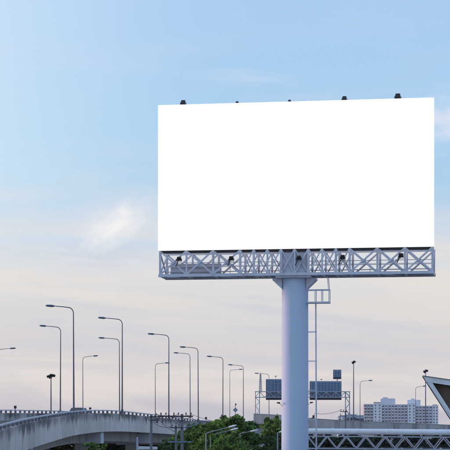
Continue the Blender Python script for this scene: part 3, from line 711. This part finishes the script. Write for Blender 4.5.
cctv((gx(321.5), GY+0.95, gz(379.4)), 1, 'small camera on top of the long right gantry sign', 0.9, (0, 0.05, gz(381)-gz(379.4)))

# ------------------------------------------------------------------ pipe bridge
PY = 160; pk = PY/FPX
zp = EYE-(431.2-HY)*pk; x0 = (301-CX)*pk; x1 = 30.0
pb = empty('pipe_bridge', (15, PY, 0), 0); tag(pb, 'white pipe laid along a grey zigzag truss at lower right', 'bridge')
def PB(b, n, m='truss2', **kw): return b.build(n, m, pb, world=True, **kw)
sl_ = lambda x: zp-0.008*(x-7)
PB(MB().tube([(x0-0.5, PY, sl_(x0)), (14, PY, sl_(14)), (x1, PY, sl_(x1))], 0.255, 24), 'pipe', 'whitepipe', smooth=True)
for i in range(5): xx = 9.5+5.2*i; PB(MB().tube([(xx-0.06, PY, sl_(xx)), (xx+0.06, PY, sl_(xx))], 0.275, 24), 'pipe_collar', 'whitepipe', smooth=True)
ztc, zbc = zp-0.44, EYE-(448.4-HY)*pk
for y in (PY-0.5, PY+1.3):
    PB(MB().bar((x0, y, ztc), (x1, y, ztc-0.15), 0.09), 'top_chord'); PB(MB().bar((x0, y, zbc), (x1, y, zbc-0.15), 0.11), 'bottom_chord')
    xx = x0+0.6; i = 0; per = 0.855
    PB(MB().bar((x0+0.3, y, ztc), (x0+0.3, y, zbc), 0.13), 'end_post')
    while xx < x1-per:
        a, c = (ztc, zbc) if i % 2 == 0 else (zbc, ztc)
        PB(MB().bar((xx, y, a-0.004*(xx-7)), (xx+per, y, c-0.004*(xx-7)), 0.085), 'diagonal'); xx += per; i += 1
for i in range(14):
    xx = x0+0.3+1.71*i
    if xx < x1: PB(MB().bar((xx, PY-0.5, zbc), (xx, PY+1.3, zbc), 0.10), 'cross_member'); PB(MB().box((xx, PY, zp-0.33), (0.14, 0.5, 0.16)), 'saddle')
PB(MB().box(((x0+x1)/2, PY+0.75, zbc+0.07), (x1-x0, 0.9, 0.04)), 'walkway', 'darksteel')
for xx in (x0+0.6, x0+12, x1-1): PB(MB().box((xx, PY+0.4, (zbc-0.1)/2), (0.6, 1.6, zbc-0.16)), 'pier', 'conclight', bevel=0.05)

# ------------------------------------------------------------------ canopy roof at right
CY = 110; ck = CY/FPX; tip = at(422.7, 376, CY)
cn = empty('station_canopy', (tip.x, CY, 0), -R(10)); tag(cn, 'white-edged canopy roof with brown underside at the right picture edge', 'canopy')
def C(b, n, m): return b.build(n, m, cn)
tz = tip.z; slope = -0.15; Wd = 5.2; Dp = 16.0; fh = 0.36
# local x to the right, y away; inverted-trapezoid end, roof falling to a central valley
for s, xo in ((1, 0.0), (-1, 2*Wd)):
    P_ = lambda x, z: (xo+s*x, z)
    C(MB().prism([P_(0, tz), P_(Wd, tz+slope*Wd), P_(Wd, tz+slope*Wd-fh), P_(0.24, tz-fh)], 0, 0.12), 'fascia', 'white')
    C(MB().prism([P_(0.0, tz+0.035), P_(Wd, tz+slope*Wd+0.035), P_(Wd, tz+slope*Wd+0.002), P_(0.0, tz+0.002)], -0.06, Dp), 'roof_sheet', 'darksteel')
    ln = 7.2; dx, dz = ln*0.54, -ln*0.84
    C(MB().prism([P_(0.02, tz-0.03), P_(0.02+dx, tz-0.03+dz), P_(0.32+dx, tz-0.03+dz), P_(0.56, tz-fh-0.02), P_(0.22, tz-fh-0.02)], 0.02, 0.20), 'raking_beam', 'white')
    C(MB().prism([P_(-0.01, tz-0.02), P_(0.02+dx-0.03, tz-0.03+dz), P_(0.02+dx-0.06, tz-0.03+dz), P_(-0.05, tz-0.02)], 0.0, Dp), 'side_sheet', 'darksteel')
    for i in range(26):          # soffit boards of the recessed end wall, running parallel to the raking beam
        xa = 0.50+i*0.18
        if xa+0.16 > Wd: break
        zt_ = tz+slope*xa-fh-0.02
        xb = min(xa+dx*0.9, Wd-0.16); zb_ = zt_-(xb-xa)/0.54*0.84
        if zb_ > zt_-0.2: continue
        C(MB().prism([P_(xa, zt_), P_(xa+0.165, zt_-0.02), P_(xb+0.165, zb_), P_(xb, zb_)], 0.75+0.02*(i % 2), 0.82+0.02*(i % 2)), 'soffit_board', 'soffit')
    C(MB().bar((xo+s*1.5, 0.45, tz+slope*1.5-fh-0.1), (xo+s*Wd, 0.45, tz+slope*Wd-fh-0.1), 0.16), 'purlin', 'darksteel')
C(MB().prism([(0.35, tz-0.2), (Wd, tz+slope*Wd-0.1), (2*Wd-0.35, tz-0.2), (Wd+0.6, tz-6.6), (Wd-0.6, tz-6.6)], 0.95, 1.05), 'end_wall', 'soffit')
C(MB().box((Wd, 3, (tz-5.8)/2), (3.2, 4, tz-5.8)), 'base_wall', 'white')
C(MB().box((Wd, 8, tz-4.0), (2.2, 12, 3.6)), 'core', 'soffit')

# ------------------------------------------------------------------ apartment block
AY = 1800; ak = AY/FPX
ap = empty('apartment_block', ((401-CX)*ak, AY, 0)); tag(ap, 'pale multi-storey apartment block with rooftop boxes on the horizon', 'building')
AX = lambda px: (px-CX)*ak-ap.location.x
AZ = lambda py: EYE+(HY-py)*ak
def A(b, n, m, par=None): return b.build(n, m, par or ap)
blocks = [(364, 373.2, 404.5, 0.0, 'aptpink'), (373.2, 381.6, 403.2, -2.0, 'aptwhite'), (381.6, 407.6, 404.8, 0.4, 'aptbal'),
          (407.6, 415.4, 403.8, -2.2, 'aptwhite'), (415.4, 432.5, 406.2, 0.5, 'aptbal'), (432.5, 438.2, 405.4, -1.0, 'aptwhite')]
def apt_glass():
    m = M['glass'].copy(); m.name = 'apartment_window'; t = m.node_tree; b = t.nodes['Principled BSDF']; oi = t.nodes.new('ShaderNodeObjectInfo'); cr = t.nodes.new('ShaderNodeValToRGB')
    cr.color_ramp.interpolation = 'CONSTANT'; e = cr.color_ramp.elements; e[0].color = (0.03, 0.045, 0.085, 1); e[1].position = 0.35; e[1].color = (0.06, 0.08, 0.13, 1)
    for p, c in ((0.6, (0.015, 0.02, 0.04, 1)), (0.8, (0.14, 0.16, 0.21, 1)), (0.93, (0.30, 0.28, 0.27, 1))): k = e.new(p); k.color = c
    t.links.new(oi.outputs['Random'], cr.inputs[0]); t.links.new(cr.outputs[0], b.inputs['Base Color']); return m
M['aptglass'] = apt_glass()
WIN = MB().box((0, 0, 0), (1.9, 0.4, 1.9)).mesh('window'); WIN.materials.append(M['aptglass'])
WINW = MB().box((0, 0, 0), (1.1, 0.4, 1.3)).mesh('window'); WINW.materials.append(M['aptglass'])
BAL = MB(); BAL.box((0, -0.5, -0.05), (2.3, 1.3, 0.18)); BAL.box((0, -1.1, 0.45), (2.3, 0.12, 0.8)); BAL.box((-1.1, -0.5, 0.45), (0.1, 1.2, 0.9)); BAL.box((1.1, -0.5, 0.45), (0.1, 1.2, 0.9)); BAL = BAL.mesh('balcony'); BAL.materials.append(M['aptwhite'])
ACU = MB().box((0, 0, 0), (0.9, 0.5, 0.7)).mesh('air_conditioner'); ACU.materials.append(M['white'])
for xa, xb, yt, dy, m in blocks:
    a, c = AX(xa), AX(xb); z = AZ(yt)
    A(MB().box(((a+c)/2, 8+dy, z/2), (c-a-0.02, 16, z)), 'wall', m)
    A(MB().box(((a+c)/2, 0.4+dy, z+0.25), (c-a+0.3, 1.2, 0.5)), 'roof_edge', 'aptwhite')
    ncol = max(1, round((c-a)/(3.3 if m != 'aptwhite' else 3.4))); fl = 0
    zz = z-2.0
    while zz > 4:
        for i in range(ncol):
            x = a+(c-a)*(i+0.5)/ncol
            if m == 'aptwhite': inst(WINW, 'window', ap, (x, dy-0.03, zz))
            else:
                inst(WIN, 'window', ap, (x, dy-0.03, zz+0.1)); inst(BAL, 'balcony', ap, (x, dy, zz-1.0))
                if random.random() < 0.3: inst(ACU, 'air_conditioner', ap, (x+0.5, dy-0.9, zz-0.75))
        zz -= 2.95
for xa, xb, yt, yb in [(380.8, 395.5, 398.4, 404.8), (383, 388, 397.2, 398.4), (407.8, 420.8, 399.8, 406.2), (411, 415, 398.6, 399.8)]:
    a, c = AX(xa), AX(xb); A(MB().box(((a+c)/2, 7, (AZ(yt)+AZ(yb))/2), (c-a, 9, AZ(yt)-AZ(yb))), 'rooftop_box', 'aptwhite')
for xa, xb in ((374, 381), (433, 437)):
    a, c = AX(xa), AX(xb); A(MB().box(((a+c)/2, 3, AZ(402.6)+(0 if xa < 400 else -2.4)), (c-a, 5, 1.0)), 'roof_tank', 'glass')
# low pale building left of it
lb = empty('low_building', ((351-CX)/FPX*620, 620, 0)); tag(lb, 'low pale blue building beyond the barrier right of the gantry', 'building')
LBk = 620/FPX
for xa, xb, yt in [(338.5, 347, 416.5), (346, 357, 414.8), (356.5, 364, 415.6)]:
    a, c = (xa-351)*LBk, (xb-351)*LBk; z = EYE+(HY-yt)*LBk
    MB().box(((a+c)/2, 5, z/2), (c-a-0.03, 10+a*0.05, z)).build('wall', 'roofblue', lb)
    MB().box(((a+c)/2, 5, z+0.1), (c-a+0.3, 10.6, 0.2)).build('roof', 'aptwhite', lb)
    for i in range(3):
        for fz in (1.4, 3.4): MB().box((a+(c-a)*(i+0.5)/3, 0.0, z-fz), (0.7, 0.5, 0.9)).build('window', 'glass', lb)

# ------------------------------------------------------------------ utility poles and lines
def upole(px, ytop, Y, w, label):
    p = at(px, ytop, Y); o = empty('utility_pole', (p.x, Y, 0))
    b = MB(); t, s = w/2, w*0.75; b.add([(-s, -s, 0), (s, -s, 0), (s, s, 0), (-s, s, 0), (-t, -t, p.z), (t, -t, p.z), (t, t, p.z), (-t, t, p.z)], [(3, 2, 1, 0), (4, 5, 6, 7), (0, 1, 5, 4), (1, 2, 6, 5), (2, 3, 7, 6), (3, 0, 4, 7)])
    b.build('shaft', 'concpole', o); tag(o, label, 'utility pole', 'concrete utility poles'); return o
def arm(o, Y, xa, xb, py, m='darksteel', h=0.14, ins=(), dy=-0.22):
    z = EYE+(HY-py)*Y/FPX; a = (xa-CX)/FPX*Y-o.location.x; c = (xb-CX)/FPX*Y-o.location.x
    ar = MB().box(((a+c)/2, dy, z), (c-a, 0.12, h)).build('crossarm', m, o)
    for q in ins:
        x = (q-CX)/FPX*Y-o.location.x
        MB().tube([(x, dy, z+h/2), (x, dy, z+h/2+0.08), (x, dy, z+h/2+0.12), (x, dy, z+h/2+0.18), (x, dy, z+h/2+0.24), (x, dy, z+h/2+0.32)], [0.03, 0.03, 0.085, 0.05, 0.085, 0.04], 8).build('insulator', 'insul', ar)
    return ar
u1 = upole(151.2, 414.5, 190, 0.23, 'leftmost concrete utility pole before the flyover wall')
arm(u1, 190, 149.5, 163, 416.6, h=0.12, ins=(156, 161.2)); arm(u1, 190, 150, 160, 420.2, h=0.10, ins=())
MB().tube([(0.62, -0.2, at(0, 423, 190).z), (0.62, -0.2, at(0, 418.5, 190).z)], 0.13, 12).build('fuse_cutout', 'insul', u1, smooth=True)
u2 = upole(182, 414, 185, 0.27, 'taller concrete utility pole of the close pair beside the trees')
arm(u2, 185, 158.5, 193, 416.3, h=0.15, ins=(161, 166, 174, 178.5, 186, 191)); arm(u2, 185, 170, 190, 427.6, h=0.11, ins=(172, 179)); arm(u2, 185, 168, 197, 441.8, 'bluepipe', 0.14)
MB().bar((0.1, -0.3, at(0, 428, 185).z), (1.75, -0.3, at(0, 423.5, 185).z), 0.10).build('brace_arm', 'bluepipe', u2)
MB().bar((0, -0.22, at(0, 421, 185).z), (-1.1, -0.22, at(0, 416.8, 185).z), 0.06).build('brace_arm', 'darksteel', u2)
MB().bar((0, -0.22, at(0, 421, 185).z), (0.9, -0.22, at(0, 416.8, 185).z), 0.06).build('brace_arm', 'darksteel', u2)
u3 = upole(175.9, 426, 185, 0.20, 'shorter concrete utility pole of the close pair beside the trees')
for z in (423.0, 425.0): MB().tube([(0, -0.2, at(0, z+1, 185).z), (0, -0.2, at(0, z, 185).z)], 0.08, 8).build('insulator', 'insul', u3)
u4 = upole(345.5, 411, 300, 0.22, 'thin utility pole with insulators just left of the slim mast')
arm(u4, 300, 340, 347, 411.6, h=0.12, ins=(341, 343.5, 346.3)); arm(u4, 300, 339.5, 346.5, 415.8, h=0.12, ins=(340.5,))
MB().tube([(-0.45, -0.2, at(0, 420, 300).z), (-0.45, -0.2, at(0, 416.8, 300).z)], 0.28, 12).build('transformer', 'palelamp', u4, smooth=True)
def cable(p, q, sag, label, r=0.022):
    p, q = Vector(p), Vector(q); o = empty('overhead_cable', tuple(p)); n = 18
    pts = [(p+(q-p)*(i/n)) - Vector((0, 0, sag*4*(i/n)*(1-i/n))) - p for i in range(n+1)]
    MB().tube(pts, r, 5).build('wire', 'wire', o); return tag(o, label, 'cable', 'overhead cables')
cable(at(156, 413.8, 189.8), at(178.5, 413.8, 184.8), 0.28, 'upper wire sagging between the leftmost pole and the paired poles', 0.03)
cable(at(161, 418, 189.8), at(174, 414, 184.8), 0.5, 'lower slanting wire between the leftmost pole and the paired poles', 0.03)
cable(at(191, 414.2, 184.8), at(262, 424, 200), 0.5, 'wire running from the paired poles right behind the treetops', 0.02)
cable(at(158, 418.5, 189.8), at(176, 432, 184.8), 0.2, 'steep slack wire dropping to the shorter paired pole', 0.03)
cable(at(166, 414, 184.8), at(145, 418.5, 200), 0.3, 'short wire dropping left from the long crossarm behind the leftmost pole', 0.025)
cable(at(172, 426, 184.8), at(152, 421, 189.8), 0.35, 'low slack wire from the shorter paired pole to the leftmost pole', 0.03)
cable(at(186, 414, 184.8), at(206, 421.5, 200), 0.25, 'short wire sloping right from the long crossarm into the trees', 0.025)
cable(at(315, 413.3, 300), at(341, 409.8, 299.8), 0.35, 'thin wire right of the ladder reaching the insulator pole', 0.03)
cable(at(346, 410.6, 299.8), at(372, 424, 320), 0.5, 'thin wire sloping down right from the insulator pole', 0.03)
bp = at(313.3, 416, 335); bx = empty('signal_box', (at(313.3, 416, 359).x, 359, loopz(17.4)+0.95))
MB().box((0, 0, 0.35), (0.35, 0.3, 0.7)).build('cabinet', 'darksteel', bx, bevel=0.03); MB().tube([(0.22, 0, 0), (0.22, 0, 1.1)], 0.04, 6).build('aerial', 'darksteel', bx); MB().box((-0.3, 0, 0.12), (0.3, 0.3, 0.22)).build('junction', 'darksteel', bx)
tag(bx, 'small dark signal box on the barrier just right of the column', 'box')

# nearer pale street lights among the trees
def streetlight(px, y0, px1, y1, Y, label, hl=0.62):
    b0 = at(px, y0, Y); e = at(px1, y1, Y); o = empty('street_light', (b0.x, Y, 0)); d = Vector((e.x-b0.x, 0, e.z))-Vector((0, 0, b0.z))
    MB().tube([(0, 0, 0), (0, 0, b0.z*0.6), (0, 0, b0.z)], [0.075, 0.055, 0.045], 10).build('pole', 'streetgrey', o, smooth=True)
    D = d.normalized(); st = Vector((0, 0, b0.z)); en = st+d
    MB().tube([st-Vector((0, 0, 0.05)), st+D*0.1, en-D*hl*0.9], [0.04, 0.035, 0.028], 8).build('arm', 'streetgrey', o, smooth=True)
    h = MB(); s = 1 if d.x > 0 else -1
    for t, w, hh in [(0, 0.06, 0.04), (0.2, 0.13, 0.07), (0.6, 0.16, 0.08), (0.92, 0.13, 0.055), (1, 0.06, 0.02)]:
        for j in range(8):
            a = 2*math.pi*j/8; c = en-D*hl*(1-t); h.v.append((c.x, math.cos(a)*w, c.z+math.sin(a)*hh))
    h.f = [(i*8+j, i*8+(j+1) % 8, (i+1)*8+(j+1) % 8, (i+1)*8+j) for i in range(4) for j in range(8)]+[tuple(range(7, -1, -1)), tuple(32+j for j in range(8))]
    hd = h.build('lamp_head', 'whitepipe', o, smooth=True)
    c = en-D*hl*0.45; MB().box((c.x, 0, c.z-0.08), (0.34, 0.2, 0.03)).build('lens', 'lens', hd)
    return tag(o, label, 'street light', 'pale street lights in front of the trees')
streetlight(206, 433.2, 236.5, 425.2, 138, 'pale street light with long rising arm in front of the round tree, upper one')
streetlight(210.5, 435.4, 238.2, 428.2, 141, 'pale street light with long rising arm in front of the round tree, lower one')
streetlight(240, 433.5, 258, 430, 144, 'pale street light peeking out right of the round tree')
streetlight(277.6, 432.5, 289, 430.3, 144, 'pale street light partly hidden by the billboard column', 0.8)
lp = empty('concrete_post', (at(137.3, 437, 178).x, 178, 0)); tag(lp, 'pale tapered concrete post under the flyover left of the leftmost utility pole', 'post')
MB().add([(-.22, -.22, 0), (.22, -.22, 0), (.22, .22, 0), (-.22, .22, 0), (-.07, -.07, at(0, 437, 178).z), (.07, -.07, at(0, 437, 178).z), (.07, .07, at(0, 437, 178).z), (-.07, .07, at(0, 437, 178).z)], [(3, 2, 1, 0), (4, 5, 6, 7), (0, 1, 5, 4), (1, 2, 6, 5), (2, 3, 7, 6), (3, 0, 4, 7)]).build('shaft', 'conclight', lp)
MB().box((0, 0, 0.15), (0.8, 0.8, 0.3)).build('footing', 'concdark', lp)
sh = empty('roadside_shed', (at(147, 447, 197).x, 198, 0)); tag(sh, 'small shed with pale metal roof below the flyover', 'shed')
zs = at(0, 446.6, 197).z
MB().box((0, 0, (zs-0.3)/2), (1.9, 2.2, zs-0.3)).build('wall', 'concdark', sh)
MB().prism([(-1.05, zs-0.3), (1.05, zs-0.3), (1.05, zs-0.05), (-1.05, zs)], -1.3, 1.3).build('roof', 'white', sh)
MB().box((0.2, -1.12, 1.0), (0.8, 0.06, 2.0)).build('door', 'backsteel', sh)

# ------------------------------------------------------------------ trees
def leaf_mesh(name, lobes, n, size, seed):
    r = np.random.default_rng(seed); vol = np.array([l[3]*l[4]*l[5] for l in lobes])**0.67; cnt = np.maximum(30, (n*vol/vol.sum())).astype(int)
    C_ = []; NRM = []
    for (x, y, z, a, b_, c), k in zip(lobes, cnt):
        d = r.normal(size=(k, 3)); d /= np.linalg.norm(d, axis=1)[:, None]
        d[:, 2] = np.where(d[:, 2] < -0.12, -d[:, 2], d[:, 2])
        rad = 0.55+0.5*r.random(k)**0.6; rad *= 1+0.3*np.sin(d[:, 0]*7+x*3)*np.cos(d[:, 2]*6+y*2)
        C_.append(np.array([x, y, z])+d*np.array([a, b_, c])*rad[:, None]); NRM.append(d)
    Pn = np.concatenate(C_); Nn = np.concatenate(NRM); k = len(Pn)
    nn = Nn*0.7+r.normal(size=(k, 3))*0.6+np.array([0, 0, 0.35]); nn /= np.linalg.norm(nn, axis=1)[:, None]
    t = np.cross(nn, r.normal(size=(k, 3))); t /= np.linalg.norm(t, axis=1)[:, None]; bt = np.cross(nn, t)
    s = size*(0.6+0.8*r.random(k))[:, None]
    V = np.stack([Pn-t*s, Pn+bt*s*0.55+nn*s*0.12, Pn+t*s-nn*s*0.25, Pn-bt*s*0.55+nn*s*0.12], 1).reshape(-1, 3)
    m = bpy.data.meshes.new(name); m.vertices.add(4*k); m.vertices.foreach_set('co', V.ravel()); m.loops.add(4*k); m.loops.foreach_set('vertex_index', np.arange(4*k, dtype=np.int32))
    m.polygons.add(k); m.polygons.foreach_set('loop_start', np.arange(0, 4*k, 4, dtype=np.int32)); m.polygons.foreach_set('loop_total', np.full(k, 4, dtype=np.int32)); m.update(); m.validate(); return m
def tree(px, ytop, Y, rx, hz, label, leaf='leaf1', n=9000, size=0.15, seed=1, nl=16, group=None, ry=None):
    top = at(px, ytop+1.6, Y); ry = ry or rx; o = empty('tree', (top.x, Y, 0)); r = random.Random(seed); zc = top.z-hz
    lobes = []
    for i in range(int(nl*1.7)):
        while True:
            u = [r.uniform(-1, 1) for _ in range(3)]
            if 0.3 < sum(a*a for a in u) < 1: break
        s = r.uniform(0.20, 0.36); q = 1-s*0.6
        lobes.append((u[0]*rx*q, u[1]*ry*q, zc+u[2]*hz*q, rx*s*1.15, ry*s*1.15, hz*s*0.75))
    lobes.append((r.uniform(-.2, .2)*rx, 0, top.z-hz*0.3, rx*0.38, ry*0.38, hz*0.28)); lobes.append((0, 0, zc, rx*0.55, ry*0.55, hz*0.55))
    for i in range(nl+6):                                     # outer sprigs break the outline
        a, e = r.uniform(0, 2*math.pi), r.uniform(-0.3, 1.3); q = r.uniform(0.92, 1.12); s = r.uniform(0.10, 0.2)
        lobes.append((rx*q*math.cos(a)*math.cos(e), ry*q*math.sin(a)*math.cos(e), zc+hz*(q-0.06)*math.sin(e), rx*s, ry*s, hz*s*1.1))
    m = leaf_mesh('crown', lobes, int(n*2.3), size*0.70, seed); m.materials.append(M[leaf])
    c = bpy.data.objects.new('crown', m); COL.objects.link(c); c.parent = o; c['kind'] = 'stuff'
    zt_ = max(zc-hz*0.3, 1.0); b = MB()
    b.tube([(0, 0, 0), (0.08, 0.03, zt_*0.35), (-0.05, 0, zt_*0.7), (0.03, 0, zt_)], [0.24, 0.18, 0.15, 0.11], 9)
    tr = b.build('trunk', 'bark', o, smooth=True)
    for l in lobes[:7]:
        MB().tube([(0, 0, zt_*0.75), (l[0]*0.45, l[1]*0.45, zt_*0.75+(l[2]-zt_*0.75)*0.55), (l[0], l[1], l[2])], [0.10, 0.06, 0.02], 6).build('limb', 'bark', tr, smooth=True)
    return tag(o, label, 'tree', group)
TG = 'roadside trees'
tree(229, 416.0, 150, 2.15, 1.9, 'largest round dark green tree left of the billboard column', 'leaf1', 15000, 0.13, 11, 22, TG)
tree(246, 421, 156, 1.6, 1.8, 'dark green tree on the right flank of the round tree', 'leaf3', 9000, 0.13, 12, 16, TG)
tree(209, 425.5, 146, 1.6, 1.7, 'green tree with paired street light arms before it, left of the round tree', 'leaf1', 9000, 0.13, 13, 16, TG)
tree(197, 422.0, 192, 1.5, 1.6, 'bright green tree just right of the paired utility poles', 'leaf2', 9000, 0.13, 14, 16, TG)
tree(274, 416.5, 172, 1.25, 1.5, 'light green sparse tree at the billboard column before the concrete wall', 'leaf2', 4200, 0.13, 15, 13, TG)
tree(263, 436.5, 148, 2.1, 1.5, 'low dark tree in front of the elevated road\'s pale pier', 'leaf3', 9000, 0.13, 16, 16, TG)
tree(184, 430, 200, 1.5, 1.5, 'green tree behind the paired utility poles', 'leaf2', 6000, 0.13, 17, 14, TG)
tree(168, 438.5, 205, 1.5, 1.3, 'low dark green tree left of the paired utility poles', 'leaf3', 6000, 0.13, 18, 14, TG)
tree(93, 441.2, 172, 1.25, 1.0, 'bright green treetop under the flyover girder at left', 'leaf2', 5000, 0.12, 19, 12, TG)
tree(224, 434, 140, 2.2, 1.5, 'low broad dark tree at the bottom edge under the street light arms', 'leaf1', 9000, 0.12, 20, 16, TG)
tree(281, 433, 160, 1.2, 1.4, 'dark green tree squeezed against the left side of the column', 'leaf3', 5000, 0.13, 21, 12, TG)
names = ['far left', 'left', 'middle', 'right', 'far right']
for i, px in enumerate((322, 352, 384, 414, 446)):
    tree(px, 431.8+0.8*(i % 2), 205+7*(i % 3), 2.6, 2.3, f'added tree with shade-dark leaves behind the zigzag truss, {names[i]} one of five', 'leaf4', 9000, 0.18, 30+i, 14, 'added shade-dark trees behind the truss')
for i, px in enumerate((20, 55, 85, 116, 142, 163)):
    tree(px, 437.5+0.6*(i % 3), 285+9*(i % 2), 3.4, 2.2, f'dark tree in the shade beneath the flyover, {["first","second","third","fourth","fifth","sixth"][i]} from the left', 'leaf3', 4000, 0.26, 40+i, 12, 'dark trees beneath the flyover')

# ------------------------------------------------------------------ haze
hz = MB().box((0, 2850, 30), (10400, 6700, 62)); ho = hz.build('haze', 'ground'); ho.data.materials.clear()
hm = bpy.data.materials.new('haze_air'); hm.use_nodes = True; t = hm.node_tree; t.nodes.clear(); oo = t.nodes.new('ShaderNodeOutputMaterial'); pv = t.nodes.new('ShaderNodeVolumePrincipled')
pv.inputs['Color'].default_value = (0.86, 0.88, 0.95, 1); pv.inputs['Density'].default_value = 0.00005; pv.inputs['Anisotropy'].default_value = 0.2
t.links.new(pv.outputs[0], oo.inputs['Volume']); ho.data.materials.append(hm); tag(ho, kind='stuff')
